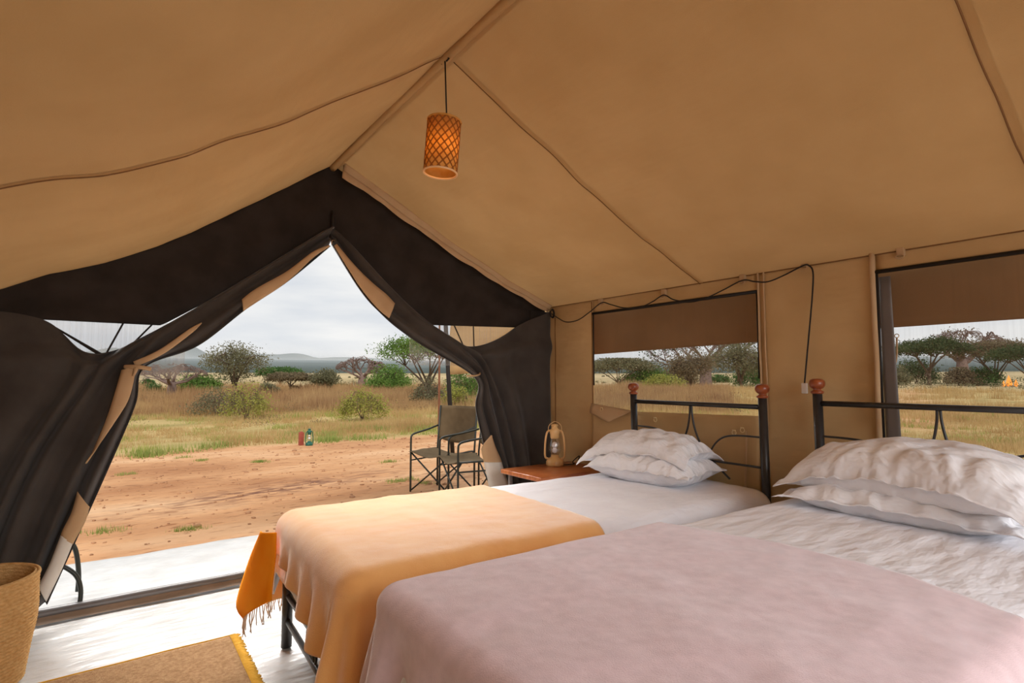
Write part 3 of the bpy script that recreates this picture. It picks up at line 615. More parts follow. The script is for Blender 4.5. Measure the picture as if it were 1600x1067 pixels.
# ------------------------------------------------------------ basket and rug
bk = empty('straw_basket', 'tall coiled straw basket standing on the floor by the left curtain', 'basket', (-.405, 3.02, 0))
prof = [(0, .006)]; nco = 30; HB = .405
for k in range(nco * 6 + 1):
    z = k / (nco * 6) * HB; r0 = .168 + .030 * sm(0, .25, z) + .004 * nz(z * 9, 1)
    prof.append((r0 + .0055 * abs(math.sin(PI * k / 6)), z + .004))
prof += [(r0 - .006, HB + .006)]
for k in range(nco * 3, -1, -1):
    z = k / (nco * 3) * HB; r0 = .156 + .030 * sm(0, .25, z); prof.append((r0 - .003 * abs(math.sin(PI * k / 3)), z + .012))
prof.append((0, .012))
b = MB(); n_ = 96; b.lathe(prof, (0, 0, 0), n_)
b.V = [(x * (1 + .008 * math.sin(97 * math.atan2(y, x) * .5 + z * 160)), y * (1 + .008 * math.sin(97 * math.atan2(y, x) * .5 + z * 160)), z) for x, y, z in b.V]
b.obj('basket_body', 'straw', bk)
MB().tube([(.200 * math.cos(a), .200 * math.sin(a), HB + .004) for a in [k * 2 * PI / 60 for k in range(60)]], .007, 8, closed=True).obj('rim', 'straw', bk)
rg = empty('jute_rug', 'brown jute rug with mustard edging lying on the white floor', 'rug', (0, 0, 0))
def rz_(x, y): return floor_z(x, y) * .5 + .004 + .003 * nz(x * 4, y * 4, 9)
sheet('rug_weave', lambda u, v: Vector((-.9 + u * 1.40, 1.7 + v * 1.195, rz_(-.9 + u * 1.4, 1.7 + v * 1.2))), 60, 60, 'jute', rg, .006)
MB().tube([(-.9 + k / 60 * 1.42, 2.898 + .002 * nz(k, 1), rz_(-.9 + k / 60 * 1.4, 2.89) + .002) for k in range(61)], .0045, 6).obj('edging', 'yellow', rg)
rnd = random.Random(3); b = MB()
for k in range(240):
    y = 1.7 + k * .005; b.tube([(.495, y, rz_(.5, y) + .003), (.515, y + rnd.uniform(-.002, .002), rz_(.5, y) + .003), (.528 + rnd.uniform(0, .012), y + rnd.uniform(-.005, .005), rz_(.5, y) + .001)], .0026, 4)
tag(b.obj('fringe', 'yellow', rg), kind='stuff')

# ------------------------------------------------------------ camp chairs outside
GZ = -.03
def camp_chair(label, loc, rz, w=.54, d=.44):
    t = empty('camp_chair', label, 'chair', loc, rz, 'camp chairs outside the doorway')
    # local: front faces -y, width along x, origin front-left foot
    for x in (0, w):
        MB().tube(spline([(x, 0, 0), (x, 0, .30), (x, 0, .55), (x, .012, .605), (x, .07, .628), (x, d * .6, .655), (x, d, .69)], 30), .011, 8).obj('arm_frame', 'chairmetal', t)
        MB().tube([(x, d, 0), (x, d, .45), (x, d + .05, .92)], .011, 8).obj('back_post', 'chairmetal', t)
        MB().tube([(x, 0, .34), (x, d, .34)], .008, 8).obj('side_bar', 'chairmetal', t)
    for y in (.02, d - .02):
        MB().tube([(0, y, .02), (w, y + .01, .42)], .009, 8).obj('cross_leg', 'chairmetal', t)
        MB().tube([(w, y, .02), (0, y - .01, .42)], .009, 8).obj('cross_leg', 'chairmetal', t)
    for x in (.0, w): MB().tube([(x, -.01, .43), (x, d - .02, .43)], .009, 8).obj('seat_rail', 'chairmetal', t)
    sheet('seat', lambda u, v: Vector((u * w, -.02 + v * (d - .02), .438 - .045 * math.sin(PI * u) + .01 * nz(u * 3, v * 3))), 16, 12, 'chaircloth', t, .006)
    sheet('backrest', lambda u, v: Vector((u * w, d + .01 + v * .045 + .02 * math.sin(PI * u), .50 + v * .42 + .05 * (1 - v) * (abs(2 * u - 1) ** 2))), 16, 12, 'chaircloth', t, .006)
    return t
camp_chair('khaki canvas folding chair facing the tent, standing further out on the earth', (2.69, 5.54, GZ), math.radians(-70))
camp_chair('khaki canvas folding chair turned sideways, nearest the right curtain', (2.79, 5.07, GZ), math.radians(-100))
b = MB(); b.tube([hy(687, 470, 7.6), hy(686, 640, 7.6), Vector((hy(686, 640, 7.6).x, 7.6, GZ))], [.014, .018, .02], 8); tag(b.obj('awning_pole', 'rust'), 'thin rusty pole standing behind the camp chairs', 'pole')
p = hy(694, 490, 7.2); q = hy(703, 632, 7.2)
b = MB(); b.tube([p + Vector((-.02, 0, .5)), q, (q.x + .06, 7.2, GZ)], .033, 10); tag(b.obj('awning_pole', 'cord'), 'thick black pole leaning beside the right curtain outside', 'pole')
AX = hy(704, 540, 4.66).x
aw = sheet('side_awning', lambda u, v: Vector((AX + u * 1.5, 4.66 + .03 * nz(u * 5, v * 3), 1.98 - v * (.74 - .1 * u) + .01 * nz(u * 4, 2))), 20, 14, 'canvas', None, .004)
tag(aw, 'beige canvas side sheet hung outside beside the black pole', 'awning')

# ------------------------------------------------------------ terrain
def ground_z(d):
    v = interp(d, [(0, 99), (1, 99), (60, 610.0), (90, 606), (150, 600), (400, 584), (900, 577), (2500, 568.5), (5000, 564.5), (9000, 564.4)]) if d > 60 else None
    if d <= 60: return GZ
    base = H - (v - 591.75) / FPX * d
    return GZ + (base - GZ) * sm(60, 90, d)
TX, TY = 1.1, 1.8
rad = [0, .5, 1, 1.6, 2.2, 3, 4, 5, 6.2, 7.5, 9, 10, 11, 12, 13, 14, 15.5, 17, 19, 22, 25, 30, 36, 44, 55, 62, 72, 84, 100, 125, 150, 200, 260, 330, 400, 460, 540, 650, 800, 1000, 1300, 1800, 2500, 3500, 5000, 7000, 9000]
rad2 = []
for a, c in zip(rad, rad[1:]):
    k = 3 if a < 30 else 1
    rad2 += [a + (c - a) * i / k for i in range(k)]
rad2.append(rad[-1]); NA = 360
def dirt_edge(x): return 10.95 + .5 * nz(x * .35, 3) + .25 * nz(x * 1.3, 7)
V = [(TX, TY, GZ)]; gr = [0]; fr = [0]; wd = [0]; lt = [0]
for r in rad2[1:]:
    for j in range(NA):
        a = 2 * PI * j / NA; x, y = TX + r * math.cos(a), TY + r * math.sin(a); z = ground_z(math.hypot(x, y))
        if 5 < r < 60: z += .03 * nz(x * .3, y * .3) * sm(5, 12, r)
        V.append((x, y, z)); g = 0
        g = max(sm(-.25, .25, y - dirt_edge(x)), sm(-.6, .6, x - 8.2 - .6 * nz(y * .4, 2)), sm(0, 2, -6 - x), sm(0, 2, -5 - y))
        if x > 9: g *= 1 - .8 * math.exp(-((y - .32 * x - 1.5 * nz(x * .1, 5)) / 1.1) ** 2) * sm(14, 18, x)
        gr.append(g); fr.append(sm(60, 130, r)); wd.append(sm(380, 480, r)); 
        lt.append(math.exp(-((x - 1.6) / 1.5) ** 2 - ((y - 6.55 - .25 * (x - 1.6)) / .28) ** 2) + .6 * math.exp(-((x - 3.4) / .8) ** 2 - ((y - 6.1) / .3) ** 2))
F = [(0, 1 + j, 1 + (j + 1) % NA) for j in range(NA)]
for i in range(len(rad2) - 2):
    for j in range(NA): a = 1 + i * NA; F.append((a + j, a + NA + j, a + NA + (j + 1) % NA, a + (j + 1) % NA))
gd = meshobj('ground', V, F, 'ground'); tag(gd, kind='structure')
for nm, arr in (('grassy', gr), ('farness', fr), ('wooded', wd), ('dark_litter', lt)):
    at = gd.data.attributes.new(nm, 'FLOAT', 'POINT'); at.data.foreach_set('value', arr)
# distant hills
M['hill'] = mat('hill_rock', (.26, .28, .28), .95, (.34, .35, .34), .002, 4)
def hill(u, w, vtop, dist, seed):
    dr = ray(u, 590); dr.z = 0; dr.normalize(); c = dr * dist; side = Vector((dr.y, -dr.x, 0)); hw = w / 2 / FPX * dist; hh = (572 - vtop) / FPX * dist * .8
    base = ground_z(min(dist, 8900)) - hh * .25
    def fn(a, b_):
        s = 2 * a - 1; e = max(0, 1 - abs(s)) ; prof = (1 - s * s) ** 1.3 * (.75 + .5 * nz(s * 3, seed)) if abs(s) < 1 else 0
        rdg = math.sin(PI * b_)
        return c + side * (s * hw) + dr * ((b_ - .5) * hw * .8) + Vector((0, 0, base + hh * 1.2 * prof * rdg))
    return fn
hb_ = empty('hills', None, None); tag(hb_, kind='structure')
for i, (u, w, vt, d_) in enumerate(((272, 190, 547, 8500), (430, 230, 555, 8600), (485, 120, 557, 8200), (560, 260, 563, 8800), (150, 200, 556, 8800), (1405, 90, 566, 8500))):
    sheet('hill', hill(u, w, vt, d_, i * 3.3), 40, 8, 'hill', hb_)
# thin haze lying over the plain beyond the camp
hz_m = bpy.data.materials.new('plain_haze'); hz_m.use_nodes = True; t = hz_m.node_tree; t.nodes.remove(t.nodes['Principled BSDF'])
vs = t.nodes.new('ShaderNodeVolumeScatter'); vs.inputs['Color'].default_value = (.86, .93, 1.0, 1); vs.inputs['Density'].default_value = .00024; vs.inputs['Anisotropy'].default_value = .2
t.links.new(vs.outputs[0], t.nodes['Material Output'].inputs['Volume']); M['haze'] = hz_m
b = MB(); 
ang0, ang1 = math.radians(-35), math.radians(110); V = []
for zz in (-60, 1):
    for r_ in (380, 9500):
        for k in range(13): a = ang0 + (ang1 - ang0) * k / 12; V.append((r_ * math.cos(a), r_ * math.sin(a), zz if zz < 0 else (28 if r_ < 1000 else 300)))
n_ = 13; F = []
for k in range(12):
    A, B_, Cc, D = k, k + n_, k + 2 * n_, k + 3 * n_
    F += [(A, B_, B_ + 1, A + 1), (Cc, Cc + 1, D + 1, D), (A, A + 1, Cc + 1, Cc), (B_, D, D + 1, B_ + 1)]
F += [(0, 2 * n_, 3 * n_, n_), (12, 12 + n_, 12 + 3 * n_, 12 + 2 * n_)]
hz_o = meshobj('haze', V, F, 'haze', smooth=False)
bmh = bmesh.new(); bmh.from_mesh(hz_o.data); bmesh.ops.recalc_face_normals(bmh, faces=bmh.faces); bmh.to_mesh(hz_o.data); bmh.free()
tag(hz_o, 'thin blue haze lying over the distant plain', 'haze', kind='stuff')

# ------------------------------------------------------------ vegetation
def on_ground(u, v):
    """where the sight line through a measured base point meets the terrain"""
    dr = ray(u, v); h = math.hypot(dr.x, dr.y); dr = dr / h; lo, hi = 4, 600
    if dr.z > 0: return Vector((dr.x * 150, dr.y * 150, ground_z(150)))
    for _ in range(50):
        m = (lo + hi) / 2
        if H + dr.z * m > ground_z(m): lo = m
        else: hi = m
    return Vector((dr.x * lo, dr.y * lo, ground_z(lo)))
def leaves_np(cent, size, rg):
    n = len(cent); a = rg.normal(size=(n, 3)); a /= np.linalg.norm(a, axis=1)[:, None]; b = rg.normal(size=(n, 3)); b -= (b * a).sum(1)[:, None] * a; b /= np.linalg.norm(b, axis=1)[:, None]
    s = size * rg.uniform(.6, 1.3, n)[:, None]
    V = np.stack([cent - a * s, cent + b * s * .55, cent + a * s, cent - b * s * .55], 1).reshape(-1, 3)
    return V, np.arange(4 * n).reshape(-1, 4)
def npmesh(name, V, F, m, parent=None):
    me = bpy.data.meshes.new(name); k = F.shape[1]; me.vertices.add(len(V)); me.vertices.foreach_set('co', V.astype(np.float32).ravel())
    me.loops.add(F.size); me.loops.foreach_set('vertex_index', F.astype(np.int32).ravel()); me.polygons.add(len(F)); me.polygons.foreach_set('loop_start', np.arange(0, F.size, k, dtype=np.int32))
    me.update(calc_edges=True); me.validate(); me.materials.append(M[m]); o = bpy.data.objects.new(name, me); C.objects.link(o)
    if parent: o.parent = parent
    return o
def tree(name, label, cat, u, vb, vt, wpx, leaf, shape='round', nleaf=2200, bark='bark2', group='savanna trees and bushes', trunk=.35, seed=0, twigs=0, dense=1.0, leaf_s=1.0):
    rg = np.random.default_rng(seed + int(u)); p = on_ground(u, vb); d = math.hypot(p.x, p.y); dep = p.dot(Vector((math.sin(YAW), math.cos(YAW), 0)))
    h = (vb - vt) / FPX * dep; w = wpx / FPX * dep; px = dep / FPX
    t = empty(name, label, cat, tuple(p), 0, group)
    z0 = h * trunk; tips = []; hubs = []
    nh = 7 if shape != 'bush' else 9
    b = MB(); r0 = max(.035 * h, px * .9) if shape != 'bush' else max(.015 * h, px * .5)
    for k in range(nh):
        a = 2 * PI * (k + rg.uniform(-.3, .3)) / nh; rr = w * .5 * rg.uniform(.3, .62)
        hub = np.array([rr * math.cos(a), rr * math.sin(a), z0 + (h - z0) * (rg.uniform(.45, .75) if shape != 'umbrella' else rg.uniform(.35, .6))])
        lean = rg.uniform(-.04, .04, 2) * w; st = np.array([lean[0], lean[1], 0 if shape == 'bush' else z0 * rg.uniform(.5, 1)])
        mid = st * .5 + hub * .5 + np.array([0, 0, (-.04 if shape == 'umbrella' else .03) * h])
        if shape == 'umbrella': mid[:2] = st[:2] * .62 + hub[:2] * .38
        b.tube(spline([st, mid, hub], 6), [r0 * q for q in (.62, .55, .5, .42, .35, .28)], 5, cap=False); hubs.append(hub)
        for j in range(7):
            aa = a + rg.uniform(-.7, .7); r2 = w * .5 * math.sqrt(rg.uniform(.03, 1))
            q = r2 / (w * .5)
            if shape == 'umbrella': zz = h * (.97 - .20 * q * q - rg.uniform(0, .12)); zz = max(zz, z0 + .1 * h)
            elif shape == 'bush': zz = h * math.sqrt(max(0, 1 - q * q * .95)) * rg.uniform(.35, .95)
            else: zz = z0 + (h - z0) * (.5 + .46 * math.sqrt(max(0, 1 - q * q)) * rg.uniform(-.75, 1))
            tip = np.array([r2 * math.cos(aa), r2 * math.sin(aa), zz]); tips.append(tip)
            m2 = hub * .5 + tip * .5 + rg.normal(size=3) * .03 * w
            b.tube([Vector(hub), Vector(m2), Vector(tip)], [r0 * .28, r0 * .18, max(r0 * .07, px * .18)], 4, cap=False)
            for _ in range(twigs):
                e = tip + rg.normal(size=3) * np.array([.10, .10, .05]) * w; b.tube([Vector(m2), Vector(e)], [max(r0 * .10, px * .16), px * .12], 3, cap=False)
    if shape != 'bush': b.tube(spline([(0, 0, -.1), (.02 * w, 0, z0 * .4), (0, .01 * w, z0 * .8), (0, 0, z0 * 1.05)], 6), [r0 * 1.25, r0, r0 * .9, r0 * .85, r0 * .8, r0 * .6], 8)
    b.obj('trunk', bark, t)
    if leaf:
        tips = np.array(tips); idx = rg.integers(0, len(tips), int(nleaf * 2.3)); sp = .10 * w if shape != 'umbrella' else .085 * w
        sg = np.array([sp, sp, sp * (.40 if shape == 'umbrella' else .8)]) * 1.0
        c = tips[idx] + rg.normal(size=(len(idx), 3)) * sg; c[:, 2] = np.clip(c[:, 2], .02 * h, h * 1.03)
        Vv, Ff = leaves_np(c, max(px * 1.55, .02) * leaf_s, rg); npmesh('foliage', Vv, Ff, leaf, t)
    return t
def baobab(label, u, vb, vt, wpx, leaf=None, seed=0, trunk_w=.14, nleaf=0, lean=0):
    rnd = random.Random(seed); p = on_ground(u, vb); dep = p.dot(Vector((math.sin(YAW), math.cos(YAW), 0))); h = (vb - vt) / FPX * dep; w = wpx / FPX * dep; px = dep / FPX
    t = empty('baobab_tree', label, 'tree', tuple(p), 0, 'savanna trees and bushes'); b = MB(); ends = []
    R0 = w * trunk_w / 2; top = Vector((lean * w, 0, h * .42))
    b.tube(spline([(0, 0, -.2), (lean * w * .2, 0, h * .12), (lean * w * .6, 0, h * .28), top], 8), [R0 * q for q in (1.25, 1.05, 1.0, .95, .92, .85, .75, .55)], 12)
    def grow(p, d, ln, r, k):
        pts = [p]; q = p
        for s in range(3):
            d = (d + Vector((rnd.uniform(-.28, .28), rnd.uniform(-.28, .28), rnd.uniform(-.14, .24)))).normalized(); q = q + d * ln / 3
            rr = math.hypot(q.x, q.y); lim = h * (1.0 - .30 * min(1, rr / (w * .5)) ** 2) * rnd.uniform(.86, 1)
            if q.z > lim: q.z = lim; d.z = rnd.uniform(-.25, .05)
            if rr > w * .5: f_ = w * .5 / rr * rnd.uniform(.88, 1); q.x *= f_; q.y *= f_
            pts.append(q.copy())
        r2 = max(r * .58, px * .26); b.tube(pts, [r, r * .85, r * .7, r2], 6 if k < 2 else 4, cap=False)
        if k >= 5: ends.append(q); return
        for _ in range(3 if k < 3 else 3):
            e = (d + Vector((rnd.uniform(-.85, .85), rnd.uniform(-.85, .85), rnd.uniform(-.35, .5)))).normalized(); grow(q, e, ln * rnd.uniform(.6, .82), r2, k + 1)
    for k in range(8):
        a = 2 * PI * k / 8 + rnd.uniform(-.3, .3); st = top * rnd.uniform(.68, 1.0)
        grow(st, Vector((math.cos(a), math.sin(a), rnd.uniform(.15, .9))).normalized(), h * .30 if w < h * 1.3 else h * .36, R0 * .34, 1)
    b.obj('trunk', 'bark', t)
    if leaf:
        rg = np.random.default_rng(seed); E = np.array([list(e) for e in ends]); c = E[rg.integers(0, len(E), nleaf)] + rg.normal(size=(nleaf, 3)) * .035 * w
        Vv, Ff = leaves_np(c, px * 1.6, rg); npmesh('foliage', Vv, Ff, leaf, t)
    return t
baobab('bare baobab tree with a swollen trunk, far left of the view through the doorway', 268, 622, 563, 100, seed=3)
baobab('bare dark baobab with a crooked trunk, right of centre in the doorway view', 564, 608, 555, 78, seed=11, trunk_w=.17, lean=.04)
tree('acacia_tree', 'tall grey-green acacia with a fan-shaped open crown, left in the doorway view', 'tree', 366, 616, 537, 82, 'leaf_grey', 'round', 2300, trunk=.25, twigs=3, seed=1)
tree('round_bush', 'dense round green bush right beside the bare left baobab', 'bush', 311, 617, 587, 54, 'leaf_green', 'bush', 2600, seed=2)
tree('low_bush', 'small dark green bush just right of the left curtain tie', 'bush', 238, 617, 600, 26, 'leaf_deep', 'bush', 900, seed=3)
tree('low_bush', 'tiny grey-green bush above the small dark bush at the far left', 'bush', 232, 603, 593, 16, 'leaf_deep', 'bush', 500, seed=4)
tree('umbrella_tree', 'flat-topped bright green tree in the middle of the doorway view', 'tree', 437, 606, 574, 62, 'leaf_deep', 'umbrella', 2300, trunk=.35, seed=5)
tree('umbrella_tree', 'flat-topped grey-brown acacia just in front of the green flat-topped tree', 'tree', 453, 614, 582, 60, 'leaf_brown', 'umbrella', 2300, trunk=.4, twigs=1, seed=6)
tree('round_bush', 'small round olive bush left of the grey-brown flat-topped acacia', 'bush', 418, 620, 598, 30, 'leaf_grey', 'bush', 1100, seed=7)
tree('low_bush', 'low reddish brown bush below the flat-topped acacia', 'bush', 462, 614, 603, 18, 'leaf_brown', 'bush', 400, seed=8)
tree('thorn_tree', 'small upright grey-green thorn tree between the acacia and the dark baobab', 'tree', 508, 614, 576, 40, 'leaf_grey', 'round', 1900, trunk=.15, twigs=2, seed=9)
tree('low_bush', 'low dark green bush left of the dark baobab', 'bush', 532, 608, 600, 26, 'leaf_deep', 'bush', 500, seed=10)
tree('round_bush', 'large fresh green bush right of the dark baobab', 'bush', 608, 612, 571, 62, 'leaf_green', 'bush', 2600, seed=11)
tree('acacia_tree', 'big green acacia with a spreading crown beside the rusty pole', 'tree', 668, 622, 524, 136, 'leaf_green', 'umbrella', 5200, trunk=.25, twigs=2, seed=12)
tree('shrub', 'loose yellow-green shrub in the dry grass below the fan-shaped acacia', 'bush', 385, 655, 600, 70, 'leaf_yellow', 'bush', 1000, seed=13, twigs=3)
tree('shrub', 'loose brownish shrub in the dry grass below the left green bush', 'bush', 340, 650, 606, 74, 'leaf_grey', 'bush', 800, seed=14, twigs=3)
tree('shrub', 'rounded yellow-green shrub in the dry grass below the dark baobab', 'bush', 566, 657, 603, 66, 'leaf_yellow', 'bush', 1500, seed=15, twigs=3)
tree('shrub', 'pale twiggy shrub under the big green acacia', 'bush', 672, 634, 590, 48, 'leaf_grey', 'bush', 900, seed=16, twigs=3)
tree('shrub', 'green shrub behind the black pole and the right curtain', 'bush', 725, 628, 574, 56, 'leaf_green', 'bush', 1500, seed=17, twigs=1)
tree('shrub', 'pale yellow-green shrub seen just above the far camp chair', 'bush', 712, 640, 600, 44, 'leaf_yellow', 'bush', 900, seed=18, twigs=2)
# through the first window
tree('umbrella_tree', 'wide dome-shaped grey-green tree at the left of the first window', 'tree', 968, 606, 562, 104, 'leaf_grey', 'umbrella', 3800, trunk=.2, seed=20)
tree('round_bush', 'green bush overlapping the dome-shaped tree in the first window', 'bush', 1010, 606, 573, 62, 'leaf_green', 'bush', 2200, seed=21)
tree('round_bush', 'yellow-green bush in the middle of the first window', 'bush', 1038, 610, 586, 56, 'leaf_yellow', 'bush', 1600, seed=22)
tree('thorn_tree', 'grey twiggy tree left of the reddish trunk in the first window', 'tree', 1078, 608, 546, 62, 'leaf_brown', 'round', 2000, trunk=.15, twigs=3, seed=23)
baobab('huge baobab with dark leaf clusters and reddish trunk in the first window', 1103, 606, 505, 190, 'leaf_dark', seed=24, trunk_w=.10, nleaf=2600)
tree('acacia_tree', 'dense grey-green tree at the right edge of the first window', 'tree', 1158, 608, 536, 80, 'leaf_grey', 'round', 3000, trunk=.2, twigs=2, seed=25)
tree('round_bush', 'low wide grey bush behind the yellow-green bush in the first window', 'bush', 1056, 602, 574, 60, 'leaf_brown', 'bush', 1500, seed=27, twigs=1)
tree('round_bush', 'dark bush low at the right edge of the first window', 'bush', 1176, 604, 570, 50, 'leaf_deep', 'bush', 1500, seed=28)
tree('low_bush', 'small blue-green bush right of the reddish trunk in the first window', 'bush', 1124, 598, 586, 30, 'leaf_deep', 'bush', 500, seed=26)
# through the second window
tree('umbrella_tree', 'dark flat-topped acacia at the left of the second window', 'tree', 1452, 602, 528, 98, 'leaf_dark', 'umbrella', 3800, trunk=.35, twigs=2, seed=30)
tree('round_bush', 'dark green bush under the flat-topped acacia in the second window', 'bush', 1432, 600, 560, 56, 'leaf_dark', 'bush', 1500, seed=31)
baobab('tall brown baobab with a crown of bare twigs in the second window', 1505, 600, 506, 110, 'leaf_brown', seed=32, trunk_w=.16, nleaf=900)
tree('acacia_tree', 'broad dark grey-green acacia right of the brown baobab in the second window', 'tree', 1556, 602, 532, 100, 'leaf_brown', 'umbrella', 3400, trunk=.2, twigs=3, seed=33)
tree('acacia_tree', 'dark acacia cut off by the right edge of the second window', 'tree', 1612, 604, 538, 90, 'leaf_dark', 'umbrella', 3000, trunk=.25, twigs=2, seed=34)
tree('low_bush', 'brownish green bush at the left edge of the second window', 'bush', 1398, 606, 572, 44, 'leaf_grey', 'bush', 1200, seed=35)
tree('round_bush', 'olive bush at the foot of the brown baobab in the second window', 'bush', 1500, 603, 575, 40, 'leaf_brown', 'bush', 1200, seed=36, twigs=2)
tree('round_bush', 'grey-green bush right of the baobab trunk in the second window', 'bush', 1536, 602, 574, 44, 'leaf_deep', 'bush', 1200, seed=37)

# grass (stuff)
def blades(name, n, region, hgt, wid, m, label, seed, clump=14, spread=.10, lean=.35):
    rg = np.random.default_rng(seed); P = []
    while len(P) < n // clump:
        q = region(rg)
        if q is not None: P.append(q)
    P = np.repeat(np.array(P), clump, 0); k = len(P); base = P[:, :2] + rg.normal(size=(k, 2)) * spread * P[:, 3:4]
    a = rg.uniform(0, 2 * PI, k); hh = hgt * rg.uniform(.45, 1.15, k) * P[:, 3]; ww = wid * P[:, 3] * rg.uniform(.7, 1.3, k); ln = rg.uniform(0, lean, k)
    d = np.stack([np.cos(a), np.sin(a)], 1); l_ = rg.uniform(0, 2 * PI, k); ld = np.stack([np.cos(l_), np.sin(l_)], 1)
    z = P[:, 2] - .01
    A = np.column_stack([base - d * ww[:, None], z]); B_ = np.column_stack([base + d * ww[:, None], z]); T = np.column_stack([base + ld * (hh * ln)[:, None], z + hh])
    o = npmesh(name, np.stack([A, B_, T], 1).reshape(-1, 3), np.arange(3 * k).reshape(-1, 3), m); return tag(o, label, 'grass', kind='stuff')
def polar(rmin, rmax, a0, a1, test=None, scale=lambda d: 1):
    def f(rg):
        r = rmin * (rmax / rmin) ** rg.uniform(); a = rg.uniform(a0, a1); x, y = r * math.sin(a), r * math.cos(a)
        if test and not test(x, y, rg): return None
        return (x, y, ground_z(r), scale(r) * (.75 + .9 * max(0, .35 + nz(x * .35, y * .35, 21))))
    return f
inview = (YAW - .85, YAW + .85)
def isgrass(x, y, rg): return (y > dirt_edge(x) + .05 or x > 8.3)
blades('short_dry_grass', 120000, polar(9.5, 34, *inview, lambda x, y, rg: isgrass(x, y, rg) and nz(x * .5, y * .5, 1) > -.25, lambda d: .7 + d / 40), .13, .006, 'drygrass', 'short straw-coloured grass growing beyond the bare earth', 1)
blades('short_green_grass', 24000, polar(9.5, 30, *inview, lambda x, y, rg: isgrass(x, y, rg) and nz(x * .8, y * .8, 9) > .12, lambda d: .7 + d / 40), .12, .007, 'greengrass', 'short green grass mixed into the dry grass', 2)
blades('tall_brown_brush', 120000, polar(21, 75, *inview, lambda x, y, rg: x < y * 1.6 and nz(x * .12, y * .12, 4) > -.35, lambda d: .6 + d / 50), .42, .010, 'brushgrass', 'tall reddish brown dry brush covering the field before the trees', 3, clump=18, spread=.16)
blades('tall_pale_grass', 60000, polar(19, 80, *inview, lambda x, y, rg: nz(x * .15, y * .15, 14) > 0.0, lambda d: .5 + d / 60), .34, .010, 'drygrass', 'tall pale dry grass scattered through the brush', 4, clump=16, spread=.16)
def patch(x0, y0, s):
    return lambda rg: (x0 + rg.normal() * s, y0 + rg.normal() * s * .5, GZ, 1)
pl = [on_ground(u, v) for u, v in ((460, 680), (525, 680), (565, 686), (595, 672), (505, 688), (660, 672), (270, 708), (235, 712), (515, 690), (330, 700))]
def pf(rg): q = pl[rg.integers(0, len(pl))]; return (q.x + rg.normal() * .16, q.y + rg.normal() * .10, GZ, 1.25)
M['leafgrass'] = mat('fresh_green_blades', (.26, .34, .08), .9, (.42, .44, .15), 3, 3, transl=.4)
blades('green_grass_tufts', 1700, pf, .11, .008, 'leafgrass', 'fresh green grass tufts along the edge of the bare earth', 5)
sp = [on_ground(u, v) for u, v in ((295, 828), (165, 830), (315, 720), (608, 722), (405, 722), (290, 715), (640, 750), (665, 755), (620, 752), (190, 742))]
def sf(rg): q = sp[rg.integers(0, len(sp))]; return (q.x + rg.normal() * .06, q.y + rg.normal() * .04, GZ, .35)
blades('earth_weeds', 1800, sf, .14, .012, 'leafgrass', 'tiny green weeds sprouting from the bare earth', 6, spread=.08)
# clods and pebbles (stuff)
rg = np.random.default_rng(9); ico = bmesh.new(); bmesh.ops.create_icosphere(ico, subdivisions=1, radius=1); iv = np.array([list(v.co) for v in ico.verts]); ifc = np.array([[v.index for v in f.verts] for f in ico.faces]); ico.free()
n_ = 1500; x = rg.uniform(-3, 8, n_); y = rg.uniform(4.8, 10.8, n_); s = rg.gamma(1.6, .006, n_) + .004
Vv = (iv[None] * (s[:, None] * np.array([1, 1, .6]))[:, None, :] * rg.uniform(.7, 1.3, (n_, len(iv), 1)) + np.column_stack([x, y, np.full(n_, GZ + .002)])[:, None, :]).reshape(-1, 3)
Ff = (ifc[None] + (np.arange(n_) * len(iv))[:, None, None]).reshape(-1, 3)
M['clod'] = mat('earth_clod', (.34, .17, .09), .95, (.50, .27, .145), 3, 3)
tag(npmesh('earth_clods', Vv, Ff, 'clod'), 'small clods and pebbles scattered on the bare red earth', 'pebbles', kind='stuff')
# distant shrubs dotted over the plain (stuff)
cs = []; szs = []
for k in range(380):
    r = 75 * (380 / 75) ** rg.uniform(); a = rg.uniform(*inview); w = rg.uniform(.5, 2.2)
    c = np.array([r * math.sin(a), r * math.cos(a), ground_z(r) + w * .3]); m = 40; cs.append(c + rg.normal(size=(m, 3)) * np.array([w * .5, w * .5, w * .22])); szs.append(np.full(m, r / FPX * 1.1))
cs = np.concatenate(cs); szs = np.concatenate(szs); n_ = len(cs); aa = rg.normal(size=(n_, 3)); aa /= np.linalg.norm(aa, axis=1)[:, None]; bb = np.cross(aa, rg.normal(size=(n_, 3))); bb /= np.linalg.norm(bb, axis=1)[:, None]
Vv = np.stack([cs - aa * szs[:, None], cs + bb * szs[:, None] * .6, cs + aa * szs[:, None], cs - bb * szs[:, None] * .6], 1).reshape(-1, 3)
tag(npmesh('distant_scrub', Vv, np.arange(4 * n_).reshape(-1, 4), 'leaf_grey'), 'tiny distant bushes dotted over the pale plain', 'bushes', kind='stuff')

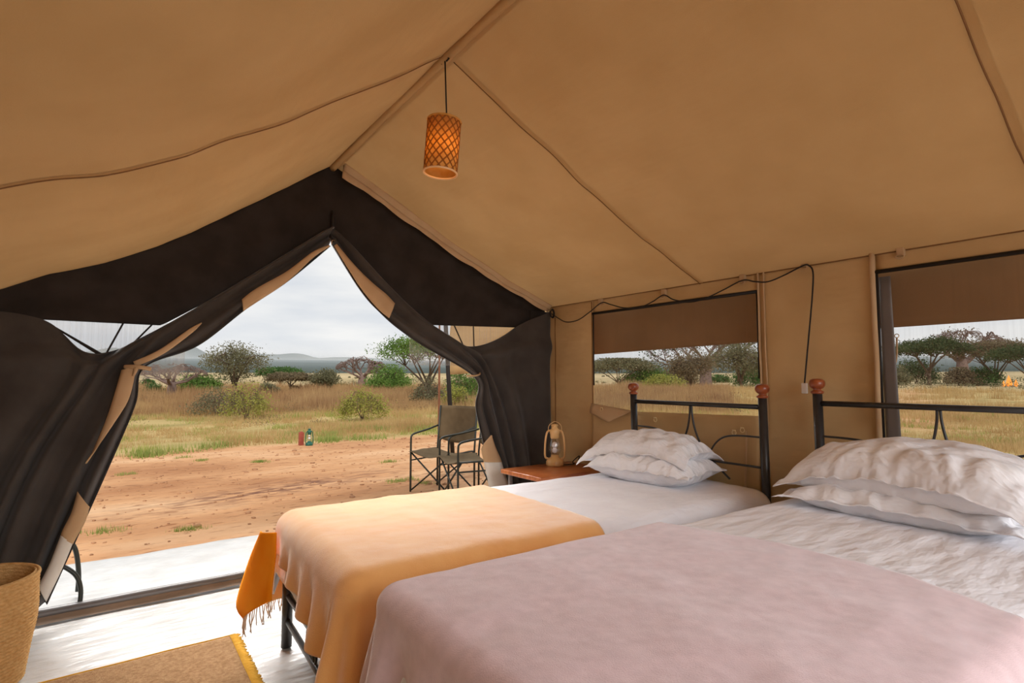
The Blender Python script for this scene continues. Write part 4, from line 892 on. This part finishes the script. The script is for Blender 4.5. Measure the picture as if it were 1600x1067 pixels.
# brown scrub clumps in the dry field (stuff)
rg = np.random.default_rng(44); cs = []; szs = []
for k in range(150):
    r_ = 15.5 * (50 / 15.5) ** rg.uniform(); a = rg.uniform(*inview); w = rg.uniform(.25, .8) * (.6 + r_ / 40)
    x, y = r_ * math.sin(a), r_ * math.cos(a)
    if not isgrass(x, y, rg) or x > 1.7 * y: continue
    m = 130; q = rg.normal(size=(m, 3)) * np.array([w * .45, w * .45, w * .16]); q[:, 2] = np.abs(q[:, 2]); cs.append(np.array([x, y, ground_z(r_)]) + q); szs.append(np.full(m, r_ / FPX * 1.1))
cs = np.concatenate(cs); szs = np.concatenate(szs); n_ = len(cs); aa = rg.normal(size=(n_, 3)); aa /= np.linalg.norm(aa, axis=1)[:, None]; bb = np.cross(aa, rg.normal(size=(n_, 3))); bb /= np.linalg.norm(bb, axis=1)[:, None]
Vv = np.stack([cs - aa * szs[:, None], cs + bb * szs[:, None] * .5, cs + aa * szs[:, None], cs - bb * szs[:, None] * .5], 1).reshape(-1, 3)
tag(npmesh('brown_scrub', Vv, np.arange(4 * n_).reshape(-1, 4), 'leaf_brown'), 'low brown scrub clumps scattered through the dry grass field', 'scrub', kind='stuff')

# ------------------------------------------------------------ lantern and tin out on the path, campfire
p = on_ground(483, 696)
lantern('hurricane_lantern', 'dark green lantern standing on the earth path beside a red tin', (p.x, p.y, p.z), 1.0, 'green_enamel', .2, bulbs=False)
MB()
b = MB(); b.box((-.04, -.04, 0), (.04, .04, .24), .006); rt = b.obj('red_tin', 'red_tin', loc=(p.x - .11, p.y + .13, p.z)); tag(rt, 'brick red upright tin standing behind the green lantern on the path', 'tin')
MB().lathe([(0, .24), (.025, .24), (.025, .252), (0, .252)], (0, 0, 0), 16).obj('lid', 'red_tin', rt)
p = on_ground(1577, 604); cf = empty('campfire', 'small orange campfire far off in the grass, right side of the second window', 'fire', tuple(p))
for k, (dx, hh) in enumerate(((0, .95), (.38, .6), (-.3, .5))):
    hh *= p.length / 60; dx *= p.length / 60
    MB().lathe([(0, 0), (.16 * hh, .05 * hh), (.22 * hh, .25 * hh), (.15 * hh, .55 * hh), (.05 * hh, .85 * hh), (0, hh)], (dx * .6, -dx, 0), 10).obj('flame', 'fire', cf)
for k in range(5):
    a = k * 1.26; MB().tube([(.9 * math.cos(a), .9 * math.sin(a), .04), (.05 * math.cos(a), .05 * math.sin(a), .22)], .06, 6).obj('log', 'bark2', cf)
